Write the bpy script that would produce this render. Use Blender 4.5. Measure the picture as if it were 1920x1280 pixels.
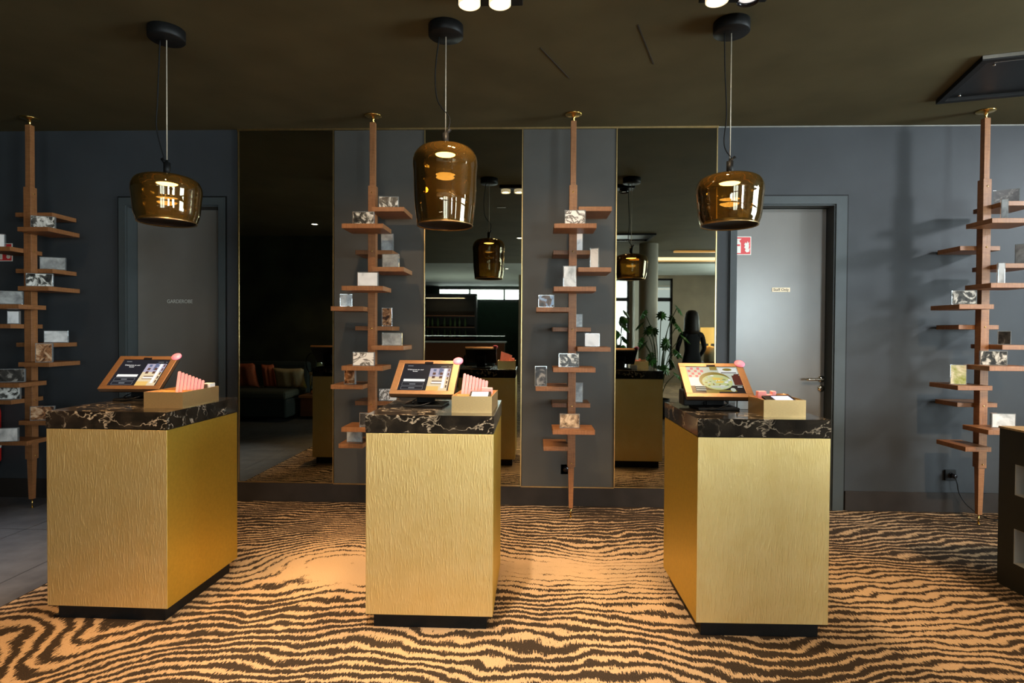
import bpy, bmesh, math, random
from mathutils import Vector, Matrix, Euler
PI = math.pi
random.seed(7)
for o in list(bpy.data.objects): bpy.data.objects.remove(o)
SC = bpy.context.scene
COL = SC.collection

# ------------------------------------------------------------------ camera
yaw, pitch, roll = 0.0359141, -0.01519476, 0.00591848
fw = Vector((-math.sin(yaw)*math.cos(pitch), math.cos(yaw)*math.cos(pitch), math.sin(pitch)))
rt = Vector((math.cos(yaw), math.sin(yaw), 0)); up = rt.cross(fw)
r2 = rt*math.cos(roll)+up*math.sin(roll); u2 = -rt*math.sin(roll)+up*math.cos(roll)
cd = bpy.data.cameras.new('camera'); cam = bpy.data.objects.new('camera', cd); COL.objects.link(cam)
cam.matrix_world = Matrix(((r2.x, u2.x, -fw.x, 0), (r2.y, u2.y, -fw.y, 0), (r2.z, u2.z, -fw.z, 1.35), (0, 0, 0, 1)))
cd.sensor_width = 36; cd.lens = 1090/1920*36; cd.clip_start = .02; cd.clip_end = 200
SC.camera = cam
SC.view_settings.view_transform = 'Standard'; SC.view_settings.look = 'None'
SC.view_settings.gamma = 1; SC.view_settings.use_curve_mapping = False
SC.view_settings.exposure = 0.0

# ------------------------------------------------------------------ world and light
W = bpy.data.worlds.new('sky'); SC.world = W; W.use_nodes = True
W.node_tree.nodes['Background'].inputs[0].default_value = (.86, .93, 1, 1)
W.node_tree.nodes['Background'].inputs[1].default_value = 1.6

def area(name, loc, rot, sx, sy, power, color):
    l = bpy.data.lights.new(name, 'AREA'); l.shape = 'RECTANGLE'; l.size = sx; l.size_y = sy; l.energy = power; l.color = color
    o = bpy.data.objects.new(name, l); COL.objects.link(o); o.location = loc; o.rotation_euler = rot; return o
def spot(name, loc, target, power, color, angle=60, blend=.6, r=.03):
    l = bpy.data.lights.new(name, 'SPOT'); l.energy = power; l.color = color; l.spot_size = math.radians(angle); l.spot_blend = blend; l.shadow_soft_size = r
    o = bpy.data.objects.new(name, l); COL.objects.link(o); o.location = loc
    o.rotation_euler = (Vector(target)-Vector(loc)).to_track_quat('-Z', 'Y').to_euler(); return o
DAY = (.86, .93, 1.0); WARM = (1.0, .70, .40)
# daylight just outside the windows behind the viewer
area('daylight_rear', (1.25, -7.25, 1.6), (PI/2, 0, 0), 3.0, 2.4, 310, DAY)
area('daylight_rear_right', (5.75, -7.25, 1.95), (PI/2, 0, 0), 1.5, 1.7, 620, DAY)
area('daylight_side', (6.75, -4.5, 1.8), (PI/2, 0, PI/2), 3.6, 2.1, 900, DAY)
area('daylight_clerestory', (-1.6, -11.25, 2.65), (PI/2, 0, 0), 3.6, .5, 120, DAY)
area('daylight_right', (6.75, 1.7, 1.6), (PI/2, 0, PI/2), 2.6, 2.3, 520, DAY)
spot('spot_beam', (-3.6, 2.0, 2.85), (-3.35, 3.15, 0), 380, (.9, .95, 1), 42, 1.0)  # added cool spot without a fitting, only brightens the left tiles
# ceiling spots (the visible twin fixtures and the rows above and behind the viewer)
spot('spot_beam', (-.305, 2.74, 2.80), (-.30, 3.35, 0), 70, WARM, 75, .8)
spot('spot_beam', (-.164, 2.74, 2.80), (.15, 3.1, 0), 70, WARM, 75, .8)
spot('spot_beam', (.831, 2.74, 2.80), (.45, 3.0, 0), 70, WARM, 75, .8)
spot('spot_beam', (-1.5, 2.2, 2.85), (-1.2, 3.2, 0), 120, WARM, 80, .8)
for x, tx, e, c_ in ((-2.1, -1.95, 260, (1, .56, .22)), (-.5, -.46, 430, (1, .80, .56)), (.95, 1.0, 90, (1, .78, .52))):
    spot('spot_beam', (x, 1.5, 2.85), (tx, 2.45, .3), e, c_, 62, .9)
spot('spot_beam', (2.91, 2.0, 2.85), (2.75, 3.5, 0), 320, (1, .70, .42), 78, .8)
spot('spot_beam', (2.1, 1.6, 2.85), (2.0, 2.2, 0), 30, (1, .70, .42), 85, .9)
# wall washers that pick out the shelf towers, then added fill for the right wall
spot('spot_beam', (.25, 2.9, 2.86), (.28, 4.3, 1.2), 55, (1, .66, .36), 80, .9)
spot('spot_beam', (-1.15, 2.9, 2.86), (-1.18, 4.3, 1.2), 50, (1, .66, .36), 80, .9)
spot('spot_beam', (-3.2, 2.6, 2.86), (-3.75, 4.3, 1.3), 12, (1, .66, .36), 70, .9)
spot('spot_beam', (5.5, 2.6, 2.80), (2.75, 4.54, 1.95), 330, DAY, 70, 1.0, .12)  # added spot standing in for side-window daylight on the right wall
spot('spot_beam', (2.3, 2.3, 2.88), (2.75, 4.54, 2.0), 45, (.95, .97, 1), 70, 1.0, .1)  # unseen neutral spot added to lift the right wall and door frame

# ------------------------------------------------------------------ node helpers
class N:
    """a shader node graph written as arithmetic"""
    def __init__(s, mat): s.t = mat.node_tree
    def node(s, kind, **kw):
        n = s.t.nodes.new(kind)
        for k, v in kw.items(): setattr(n, k, v)
        return n
    def inp(s, n, i, v):
        if isinstance(v, bpy.types.NodeSocket): s.t.links.new(v, n.inputs[i])
        elif v is not None: n.inputs[i].default_value = v
    def m(s, op, a, b=None, c=None):
        n = s.node('ShaderNodeMath', operation=op); s.inp(n, 0, a)
        if b is not None: s.inp(n, 1, b)
        if c is not None: s.inp(n, 2, c)
        return n.outputs[0]
    def coord(s, which='Object'): return s.node('ShaderNodeTexCoord').outputs[which]
    def mapping(s, v, scale=(1, 1, 1), loc=(0, 0, 0), rot=(0, 0, 0)):
        n = s.node('ShaderNodeMapping'); s.inp(n, 0, v); n.inputs['Scale'].default_value = scale; n.inputs['Location'].default_value = loc; n.inputs['Rotation'].default_value = rot
        return n.outputs[0]
    def noise(s, v, scale, detail=2, rough=.5, dist=0):
        n = s.node('ShaderNodeTexNoise'); s.inp(n, 'Vector', v); n.inputs['Scale'].default_value = scale; n.inputs['Detail'].default_value = detail
        n.inputs['Roughness'].default_value = rough; n.inputs['Distortion'].default_value = dist; return n.outputs[0]
    def ramp(s, f, stops, interp='LINEAR'):
        n = s.node('ShaderNodeValToRGB'); s.inp(n, 0, f); e = n.color_ramp; e.interpolation = interp
        while len(e.elements) < len(stops): e.elements.new(.5)
        for el, (p, c) in zip(e.elements, stops): el.position = p; el.color = (*c, 1)
        return n.outputs[0]
    def mix(s, f, a, b):
        n = s.node('ShaderNodeMix', data_type='RGBA'); s.inp(n, 0, f)
        s.inp(n, 6, a if isinstance(a, bpy.types.NodeSocket) else (*a, 1)); s.inp(n, 7, b if isinstance(b, bpy.types.NodeSocket) else (*b, 1)); return n.outputs[2]
    def bump(s, h, strength, dist=.01):
        n = s.node('ShaderNodeBump'); s.inp(n, 'Height', h); n.inputs['Strength'].default_value = strength; n.inputs['Distance'].default_value = dist; return n.outputs[0]
    def sep(s, v):
        n = s.node('ShaderNodeSeparateXYZ'); s.inp(n, 0, v); return n.outputs
def mat(name, color=(.5, .5, .5), rough=.5, metal=0, spec=.5, emit=None, estr=0, coat=0, trans=0, ior=1.45):
    m = bpy.data.materials.new(name); m.use_nodes = True; b = m.node_tree.nodes['Principled BSDF']
    b.inputs['Base Color'].default_value = (*color, 1); b.inputs['Roughness'].default_value = rough; b.inputs['Metallic'].default_value = metal
    b.inputs['Specular IOR Level'].default_value = spec; b.inputs['Coat Weight'].default_value = coat; b.inputs['Coat Roughness'].default_value = .08
    b.inputs['Transmission Weight'].default_value = trans; b.inputs['IOR'].default_value = ior
    if emit: b.inputs['Emission Color'].default_value = (*emit, 1); b.inputs['Emission Strength'].default_value = estr
    return m
def setin(m, key, sock): m.node_tree.links.new(sock, m.node_tree.nodes['Principled BSDF'].inputs[key])
def textured(name, color, rough=.5, metal=0, scale=40, amount=.15, bump=.0, stretch=(1, 1, 1), **kw):
    m = mat(name, color, rough, metal, **kw); n = N(m); v = n.mapping(n.coord(), stretch); f = n.noise(v, scale, 3)
    lo = tuple(c*(1-amount) for c in color); hi = tuple(min(1, c*(1+amount)) for c in color)
    setin(m, 'Base Color', n.ramp(f, [(.3, lo), (.7, hi)]))
    if bump: setin(m, 'Normal', n.bump(f, bump))
    return m

M = {}
M['paint'] = textured('wall_paint', (.042, .046, .050), .5, scale=3, amount=.10, spec=.26)
M['paint_panel'] = textured('wall_panel_paint', (.068, .064, .056), .5, scale=4, amount=.08, spec=.35)
M['ceiling'] = textured('ceiling_paint', (.100, .086, .046), .8, scale=2.5, amount=.12, spec=.08)
M['door'] = textured('door_lacquer', (.150, .140, .124), .26, scale=3, amount=.06, spec=.7)
M['frame'] = textured('door_frame_lacquer', (.052, .062, .064), .45, scale=6, amount=.06, spec=.35)
M['skirting'] = textured('skirting_paint', (.026, .021, .018), .6, scale=6, amount=.2, spec=.25)
M['brass'] = textured('brass', (.78, .52, .16), .22, 1, scale=60, amount=.1)
M['brass_trim'] = textured('brass_trim', (.62, .44, .2), .3, 1, scale=30, amount=.1)
M['black'] = textured('black_lacquer', (.008, .008, .008), .5, scale=30, amount=.2, spec=.25)
M['black_gloss'] = textured('black_gloss', (.008, .007, .009), .12, scale=30, amount=.1)
M['black_metal'] = textured('black_metal', (.018, .018, .018), .38, .6, scale=50, amount=.2)
M['steel'] = textured('steel', (.62, .6, .56), .25, 1, scale=50, amount=.1)
M['wire'] = textured('pale_wire', (.62, .54, .42), .5, .3, scale=50, amount=.1)
M['trim_grey'] = textured('trim_grey', (.20, .20, .18), .6, scale=20, amount=.1)
M['chrome'] = textured('chrome', (.85, .84, .8), .12, 1, scale=20, amount=.04)
M['mirror'] = textured('tinted_mirror', (.34, .345, .29), .012, 1, scale=2, amount=.02)
M['white'] = textured('white_plastic', (.78, .78, .76), .4, scale=20, amount=.04)
M['cream'] = textured('cream_paint', (.55, .52, .44), .7, scale=4, amount=.06)
M['grey_lining'] = textured('grey_lining', (.42, .43, .42), .5, scale=8, amount=.08)
M['cabinet'] = textured('dark_olive_laminate', (.012, .012, .008), .55, scale=25, amount=.15)
M['oak'] = textured('oak_top', (.36, .25, .13), .45, scale=10, amount=.3, stretch=(1, 8, 1))
M['pink'] = textured('pink_card', (.92, .36, .37), .5, scale=50, amount=.06)
M['pink_disc'] = textured('pink_disc', (.92, .22, .36), .35, scale=40, amount=.05)
M['bronze'] = textured('bronze_frame', (.15, .078, .036), .42, .45, scale=80, amount=.08)
M['tray'] = textured('brushed_gold', (.78, .55, .26), .36, .9, scale=90, amount=.08, stretch=(1, 1, 6))
M['red'] = textured('red_enamel', (.62, .02, .015), .28, scale=20, amount=.08)
M['sign_red'] = textured('sign_red', (.72, .045, .05), .4, scale=20, amount=.05)
M['sign_white'] = textured('sign_white', (.85, .82, .74), .45, scale=20, amount=.04)
M['plate'] = textured('cream_plate', (.85, .68, .45), .35, scale=20, amount=.06)
M['ink'] = textured('ink', (.03, .025, .02), .5, scale=20, amount=.1)
M['lettering'] = textured('pale_lettering', (.52, .54, .5), .4, scale=20, amount=.05)
M['leaf'] = textured('leaf', (.035, .12, .02), .35, scale=14, amount=.5)
M['stem'] = textured('stem', (.05, .08, .02), .5, scale=14, amount=.3)
M['dark_fabric'] = textured('dark_green_fabric', (.018, .026, .024), .9, scale=90, amount=.3, bump=.2)
M['sofa_seat'] = textured('moss_fabric', (.05, .055, .04), .9, scale=90, amount=.3, bump=.2)
M['rust_fabric'] = textured('rust_fabric', (.42, .10, .04), .9, scale=70, amount=.25, bump=.2)
M['beige_fabric'] = textured('beige_fabric', (.42, .34, .20), .9, scale=70, amount=.15, bump=.2)
M['clothes'] = textured('black_clothes', (.010, .010, .012), .9, scale=60, amount=.3)
M['skin'] = textured('skin', (.45, .27, .19), .5, scale=30, amount=.08)
M['hair'] = textured('dark_hair', (.02, .013, .01), .5, scale=60, amount=.4)
M['green_wall'] = textured('green_panelling', (.012, .045, .028), .55, scale=6, amount=.2)
M['brown_wall'] = textured('brown_wall', (.20, .155, .10), .6, scale=3, amount=.12)
M['lounge_wall'] = textured('olive_mural', (.020, .022, .010), .7, scale=2.2, amount=.7)
M['white_ceiling'] = textured('white_ceiling', (.42, .45, .42), .8, scale=3, amount=.05)
M['bottle'] = mat('bottle_glass', (.10, .16, .06), .08, trans=.6); 
M['amber_light'] = mat('lit_cove', (.8, .5, .2), .5, emit=(1, .50, .14), estr=1.1)
M['shade_lit'] = mat('lit_lampshade', (.8, .6, .25), .8, emit=(1, .60, .16), estr=2.4)
M['led'] = mat('warm_led', (1, .9, .7), .5, emit=(1, .76, .42), estr=20)
M['spot_led'] = mat('spot_lens', (1, .9, .8), .4, emit=(1, .90, .72), estr=40)
M['spot_ring'] = mat('glowing_ring', (1, .8, .5), .4, emit=(1, .80, .52), estr=.95)
M['spot_off'] = mat('dim_lens', (.8, .8, .78), .3, emit=(1, .97, .92), estr=.9)
M['candle'] = mat('candle_flame', (1, .7, .3), .5, emit=(1, .55, .16), estr=3)

# wood
def wood(name, a, b):
    m = mat(name, a, .42); n = N(m); v = n.mapping(n.coord(), (3, 3, 26)); f = n.noise(v, 3.5, 5, .6, 1.5)
    v2 = n.mapping(n.coord(), (26, 26, 2)); g = n.noise(v2, 5, 3)
    setin(m, 'Base Color', n.ramp(n.m('ADD', n.m('MULTIPLY', f, .6), n.m('MULTIPLY', g, .4)), [(.3, a), (.7, b)]))
    setin(m, 'Normal', n.bump(g, .08)); return m
M['walnut'] = wood('walnut', (.17, .066, .023), (.36, .155, .056))
M['walnut_dark'] = wood('dark_walnut', (.10, .035, .014), (.17, .065, .028))

# rippled gold laminate: vertical dashes in relief
def gold():
    m = mat('rippled_gold', (.88, .68, .30), .50, .92); n = N(m); v = n.coord()
    w = n.noise(n.mapping(v, (1, 1, 1)), 9, 2)
    a = n.node('ShaderNodeVectorMath', operation='ADD'); n.inp(a, 0, n.mapping(v, (1, 1, .15)))
    c = n.node('ShaderNodeVectorMath', operation='SCALE'); n.inp(c, 0, n.node('ShaderNodeTexNoise').outputs[1]); c.inputs['Scale'].default_value = .012; n.inp(a, 1, c.outputs[0])
    f = n.noise(a.outputs[0], 150, 2, .5, .2)
    setin(m, 'Normal', n.bump(n.m('SMOOTH_MAX', f, .5, .1), .36, .012))
    setin(m, 'Base Color', n.ramp(w, [(.3, (.86, .65, .27)), (.7, (.90, .70, .32))]))
    return m
M['gold'] = gold()
M['gold_smooth'] = textured('satin_gold', (.64, .46, .070), .45, .92, scale=60, amount=.05)

def marble():
    m = mat('black_marble', (.02, .018, .015), .10, spec=.6); n = N(m); v = n.coord()
    warp = n.node('ShaderNodeTexNoise'); n.inp(warp, 'Vector', v); warp.inputs['Scale'].default_value = 4; warp.inputs['Detail'].default_value = 3
    sc = n.node('ShaderNodeVectorMath', operation='SCALE'); n.inp(sc, 0, warp.outputs[1]); sc.inputs['Scale'].default_value = .35
    ad = n.node('ShaderNodeVectorMath', operation='ADD'); n.inp(ad, 0, v); n.inp(ad, 1, sc.outputs[0])
    f = n.noise(n.mapping(ad.outputs[0], (1, 1.6, 1.3)), 7.5, 6, .55)
    d = n.m('ABSOLUTE', n.m('SUBTRACT', f, .5)); vein = n.m('SUBTRACT', 1, n.m('MINIMUM', n.m('MULTIPLY', d, 52), 1))
    msk = n.m('MINIMUM', n.m('MAXIMUM', n.m('MULTIPLY', n.m('SUBTRACT', n.noise(v, 6, 2), .42), 9), 0), 1)
    k = n.m('MULTIPLY', n.m('POWER', vein, 1.6), n.m('ADD', n.m('MULTIPLY', msk, .9), .06))
    cloud = n.ramp(n.noise(v, 14, 4), [(.4, (.009, .008, .007)), (.72, (.026, .021, .016))])
    setin(m, 'Base Color', n.mix(k, cloud, (.50, .42, .32))); return m
M['marble'] = marble()

def carpet():
    m = mat('zebra_carpet', (.5, .33, .17), .95, spec=.1); n = N(m); v = n.coord(); X, Y, Z = n.sep(v)
    F = n.m('ADD', Y, n.m('MULTIPLY', n.m('SUBTRACT', n.noise(v, .8, 1), .5), .55))
    F = n.m('ADD', F, n.m('MULTIPLY', n.m('SUBTRACT', n.noise(v, 3.2, 1, .5), .5), .17))
    F = n.m('ADD', F, n.m('MULTIPLY', n.m('SUBTRACT', n.noise(v, 13, 3, .6), .5), .055))
    def gauss(cx, cy, sx, sy, amp):
        dx = n.m('DIVIDE', n.m('SUBTRACT', X, cx), sx); dy = n.m('DIVIDE', n.m('SUBTRACT', Y, cy), sy)
        return n.m('MULTIPLY', n.m('EXPONENT', n.m('MULTIPLY', n.m('ADD', n.m('MULTIPLY', dx, dx), n.m('MULTIPLY', dy, dy)), -1.0)), amp)
    F = n.m('ADD', F, gauss(-1.12, 3.52, .55, .45, -.52))
    F = n.m('ADD', F, gauss(-1.95, 2.0, .30, .6, .42))
    F = n.m('ADD', F, gauss(.95, 2.2, .5, .5, .22))
    rag = n.m('MULTIPLY', n.m('SUBTRACT', n.noise(n.mapping(v, (150, 14, 1)), 1, 3, .8), .5), .070)
    fr = n.m('FRACT', n.m('DIVIDE', n.m('ADD', F, rag), .062))
    # how much of each line is brown: bare sand patches, dense dark bands
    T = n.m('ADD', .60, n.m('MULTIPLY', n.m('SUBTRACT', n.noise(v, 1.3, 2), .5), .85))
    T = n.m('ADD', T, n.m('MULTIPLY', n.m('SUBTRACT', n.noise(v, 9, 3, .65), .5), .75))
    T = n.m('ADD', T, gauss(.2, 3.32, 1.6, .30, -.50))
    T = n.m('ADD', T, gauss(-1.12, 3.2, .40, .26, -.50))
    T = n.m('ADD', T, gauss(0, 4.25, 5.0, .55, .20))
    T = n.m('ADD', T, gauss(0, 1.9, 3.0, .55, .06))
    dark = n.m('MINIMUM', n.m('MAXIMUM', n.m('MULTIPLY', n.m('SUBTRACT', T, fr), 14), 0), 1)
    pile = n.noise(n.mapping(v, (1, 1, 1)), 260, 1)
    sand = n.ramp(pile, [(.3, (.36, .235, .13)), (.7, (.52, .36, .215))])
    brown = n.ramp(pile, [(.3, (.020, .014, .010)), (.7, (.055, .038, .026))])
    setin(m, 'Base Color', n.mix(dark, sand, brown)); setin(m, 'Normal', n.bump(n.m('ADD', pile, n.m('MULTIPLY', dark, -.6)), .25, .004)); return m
M['carpet'] = carpet()

def tile():
    m = mat('dark_tile', (.09, .09, .095), .34, spec=.6); n = N(m); v = n.coord(); X, Y, Z = n.sep(v)
    a = n.m('FRACT', n.m('DIVIDE', n.m('ADD', X, 8.83), .6)); b = n.m('FRACT', n.m('DIVIDE', n.m('ADD', Y, 20.2), 1.2))
    g = n.m('MAXIMUM', n.m('LESS_THAN', a, .008), n.m('LESS_THAN', b, .004))
    base = n.ramp(n.noise(v, 7, 4), [(.3, (.075, .075, .08)), (.7, (.11, .11, .115))])
    setin(m, 'Base Color', n.mix(g, base, (.006, .006, .006))); setin(m, 'Roughness', n.m('ADD', .30, n.m('MULTIPLY', n.noise(v, 20, 2), .2))); return m
M['tile'] = tile()

def thin_glass(name, tint, gloss_tint=(1, 1, 1), rough=.0, boost=1.0, haze=0.0, haze_col=(.5, .3, .1)):
    m = bpy.data.materials.new(name); m.use_nodes = True; t = m.node_tree; t.nodes.clear(); n = N(m)
    out = n.node('ShaderNodeOutputMaterial'); tr = n.node('ShaderNodeBsdfTransparent'); tr.inputs[0].default_value = (*tint, 1)
    gl = n.node('ShaderNodeBsdfGlossy'); gl.inputs[0].default_value = (*gloss_tint, 1); gl.inputs['Roughness'].default_value = rough
    fr = n.node('ShaderNodeFresnel'); fr.inputs[0].default_value = 1.5
    mx = n.node('ShaderNodeMixShader'); n.inp(mx, 0, n.m('MINIMUM', n.m('MULTIPLY', fr.outputs[0], boost), 1)); t.links.new(gl.outputs[0], mx.inputs[2])
    base = tr.outputs[0]
    if haze:
        df = n.node('ShaderNodeBsdfDiffuse'); df.inputs[0].default_value = (*haze_col, 1)
        m2 = n.node('ShaderNodeMixShader'); m2.inputs[0].default_value = haze; t.links.new(base, m2.inputs[1]); t.links.new(df.outputs[0], m2.inputs[2]); base = m2.outputs[0]
    t.links.new(base, mx.inputs[1]); t.links.new(mx.outputs[0], out.inputs[0]); return m
M['amber'] = thin_glass('amber_glass', (.56, .36, .11), (1, .88, .66), .008, 2.0, .08, (.5, .26, .05))
M['pane'] = thin_glass('window_glass', (.93, .97, .96), (1, 1, 1), 0, 1)
M['acrylic'] = thin_glass('clear_acrylic', (.80, .84, .84), (1, 1, 1), .03, 2.0, .22, (.75, .78, .78))
M['lantern'] = thin_glass('striped_glass', (.35, .55, .30), (1, 1, 1), .03, 2, .35, (.35, .42, .22))

# ------------------------------------------------------------------ mesh helpers
def newbm(): return bmesh.new()
def box(bm, c, s, rz=0, rx=0, ry=0, bev=0, mi=0):
    mtx = Matrix.Translation(c) @ Euler((rx, ry, rz)).to_matrix().to_4x4() @ Matrix.Diagonal((s[0], s[1], s[2], 1))
    g = bmesh.ops.create_cube(bm, size=1, matrix=mtx); fs = {f for v in g['verts'] for f in v.link_faces}
    for f in fs: f.material_index = mi
    if bev:
        es = {e for v in g['verts'] for e in v.link_edges}
        r = bmesh.ops.bevel(bm, geom=list(es), offset=bev, segments=2, affect='EDGES', profile=.5)
        for f in r['faces']: f.material_index = mi
    return g
def lo_hi(bm, a, b, bev=0, mi=0): return box(bm, [(p+q)/2 for p, q in zip(a, b)], [abs(q-p) for p, q in zip(a, b)], bev=bev, mi=mi)
def lathe(bm, prof, seg=48, c=(0, 0, 0), mi=0, smooth=True):
    rings = []
    for r, z in prof:
        if r < 1e-6: rings.append([bm.verts.new((c[0], c[1], c[2]+z))])
        else: rings.append([bm.verts.new((c[0]+r*math.cos(2*PI*i/seg), c[1]+r*math.sin(2*PI*i/seg), c[2]+z)) for i in range(seg)])
    for a, b in zip(rings, rings[1:]):
        for i in range(seg):
            j = (i+1) % seg
            if len(a) == 1 and len(b) == 1: continue
            if len(a) == 1: f = bm.faces.new((a[0], b[i], b[j]))
            elif len(b) == 1: f = bm.faces.new((a[i], b[0], a[j]))
            else: f = bm.faces.new((a[i], b[i], b[j], a[j]))
            f.smooth = smooth; f.material_index = mi
def cyl(bm, c, r, h, seg=32, mi=0, axis='Z', r2=None):
    prof = [(0, 0), (r, 0), (r if r2 is None else r2, h), (0, h)]; b2 = bmesh.new(); lathe(b2, prof, seg, mi=mi, smooth=False)
    for f in b2.faces:
        if abs(f.normal.z) < .9: f.smooth = True
    if axis == 'Y': bmesh.ops.rotate(b2, verts=b2.verts, matrix=Matrix.Rotation(-PI/2, 3, 'X'))
    if axis == 'X': bmesh.ops.rotate(b2, verts=b2.verts, matrix=Matrix.Rotation(PI/2, 3, 'Y'))
    bmesh.ops.translate(b2, verts=b2.verts, vec=c); merge(bm, b2)
def merge(bm, b2, mtx=None):
    if mtx is not None: bmesh.ops.transform(b2, matrix=mtx, verts=b2.verts)
    me = bpy.data.meshes.new('tmp'); b2.to_mesh(me); b2.free(); bm.from_mesh(me); bpy.data.meshes.remove(me)
def tube(bm, pts, r, seg=8, mi=0):
    pts = [Vector(p) for p in pts]; rings = []
    rr = r if isinstance(r, (list, tuple)) else [r]*len(pts)
    n0 = None
    for i, p in enumerate(pts):
        d = (pts[min(i+1, len(pts)-1)]-pts[max(i-1, 0)]).normalized()
        if n0 is None: n0 = d.orthogonal().normalized()
        n0 = (n0-d*n0.dot(d)).normalized(); b = d.cross(n0)
        rings.append([bm.verts.new(p+(n0*math.cos(2*PI*k/seg)+b*math.sin(2*PI*k/seg))*rr[i]) for k in range(seg)])
    for a, b in zip(rings, rings[1:]):
        for k in range(seg):
            f = bm.faces.new((a[k], a[(k+1) % seg], b[(k+1) % seg], b[k])); f.smooth = True; f.material_index = mi
    for ring in (rings[0][::-1], rings[-1]):
        f = bm.faces.new(ring); f.material_index = mi
def curve_pts(ctrl, n=10):
    """Catmull-Rom through control points"""
    c = [Vector(p) for p in ctrl]; c = [c[0]*2-c[1]]+c+[c[-1]*2-c[-2]]; out = []
    for i in range(1, len(c)-2):
        for k in range(n):
            t = k/n; out.append(.5*((2*c[i])+(-c[i-1]+c[i+1])*t+(2*c[i-1]-5*c[i]+4*c[i+1]-c[i+2])*t*t+(-c[i-1]+3*c[i]-3*c[i+1]+c[i+2])*t**3))
    out.append(c[-2]); return out
def poly(bm, pts, mi=0, thick=0):
    """flat polygon (list of 3-D points), optionally given thickness along its normal (downwards)"""
    vs = [bm.verts.new(p) for p in pts]; f = bm.faces.new(vs); f.material_index = mi; f.normal_update()
    if thick:
        r = bmesh.ops.extrude_face_region(bm, geom=[f]); ev = [g for g in r['geom'] if isinstance(g, bmesh.types.BMVert)]
        bmesh.ops.translate(bm, verts=ev, vec=-f.normal*thick)
    return f
def obj(name, bm, mats, parent=None, loc=None, rz=None):
    bmesh.ops.recalc_face_normals(bm, faces=bm.faces)
    me = bpy.data.meshes.new(name); bm.to_mesh(me); bm.free()
    for m in (mats if isinstance(mats, (list, tuple)) else [mats]): me.materials.append(m)
    o = bpy.data.objects.new(name, me); COL.objects.link(o)
    if parent: o.parent = parent
    if loc: o.location = loc
    if rz is not None: o.rotation_euler.z = rz
    return o
def tag(o, label, cat, group=None, kind=None):
    if label: o['label'] = label
    if cat: o['category'] = cat
    if group: o['group'] = group
    if kind: o['kind'] = kind
    return o
def thing(name, label, cat, loc=(0, 0, 0), rz=0, group=None):
    o = bpy.data.objects.new(name, None); COL.objects.link(o); o.location = loc; o.rotation_euler.z = rz; o.empty_display_size = .1
    return tag(o, label, cat, group)
def struct(name, bm, m, **kw):
    o = obj(name, bm, m, **kw); o['kind'] = 'structure'; return o
def dup(root, loc, rz, label=None, group=None):
    r = root.copy(); COL.objects.link(r); r.location = loc; r.rotation_euler.z = rz
    if label: r['label'] = label
    if group: r['group'] = group
    for ch in list(root.children):
        c = ch.copy(); COL.objects.link(c); c.parent = r
        for g in list(ch.children):
            d = g.copy(); COL.objects.link(d); d.parent = c
    return r
def text_bm(body, size, extrude=.0006):
    cu = bpy.data.curves.new('t', 'FONT'); cu.body = body; cu.size = size; cu.extrude = extrude; cu.align_x = 'CENTER'; cu.align_y = 'CENTER'
    o = bpy.data.objects.new('t', cu); COL.objects.link(o); bpy.context.view_layer.update()
    me = bpy.data.meshes.new_from_object(o.evaluated_get(bpy.context.evaluated_depsgraph_get()))
    bm = bmesh.new(); bm.from_mesh(me); bpy.data.objects.remove(o); bpy.data.curves.remove(cu); bpy.data.meshes.remove(me)
    return bm

# ------------------------------------------------------------------ the room
D, CH = 4.54, 2.94
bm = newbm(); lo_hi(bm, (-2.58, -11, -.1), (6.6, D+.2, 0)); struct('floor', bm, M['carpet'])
bm = newbm(); lo_hi(bm, (-6.2, -11, -.1), (-2.583, D+.2, -.001)); struct('floor_tile', bm, M['tile'])
bm = newbm(); lo_hi(bm, (-2.5832, -11, -.09), (-2.578, D, .0015)); struct('trim_1', bm, M['steel'])
bm = newbm(); lo_hi(bm, (-6.2, -4.3, CH), (6.6, D+.2, CH+.15)); struct('ceiling', bm, M['ceiling'])
bm = newbm(); lo_hi(bm, (-6.2, -11.2, CH), (6.6, -4.3, CH+.15)); struct('ceiling_rear', bm, M['white_ceiling'])
# photographed wall with its two door openings
RD = (1.555, 2.304); LD = (-3.25, -2.493); DH = 2.345
bm = newbm()
for a, b, z0, z1 in ((-6.2, LD[0], 0, CH), (LD[0], LD[1], DH, CH), (LD[1], RD[0], 0, CH), (RD[0], RD[1], DH, CH), (RD[1], 6.6, 0, CH)):
    lo_hi(bm, (a, D, z0), (b, D+.2, z1))
bmesh.ops.remove_doubles(bm, verts=bm.verts, dist=1e-4)
struct('wall_back', bm, M['paint'])
bm = newbm(); lo_hi(bm, (-6.3, -11, 0), (-6.2, D, CH)); struct('wall_left', bm, M['lounge_wall'])
bm = newbm()
for y0, y1, z0, z1 in ((-11.2, -6.3, 0, CH), (-6.3, -2.7, 0, .8), (-6.3, -2.7, 2.85, CH), (-2.7, .4, 0, CH), (.4, 3.0, 0, .35), (.4, 3.0, 2.85, CH), (3.0, D, 0, CH)):
    lo_hi(bm, (6.5, y0, z0), (6.6, y1, z1))
struct('wall_right', bm, M['cream'])
# lounge wall behind the sofa, only ever seen in the left mirror
bm = newbm(); lo_hi(bm, (-6.2, -.62, 0), (-1.9, -.5, CH)); struct('wall_lounge', bm, M['lounge_wall'])
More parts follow.
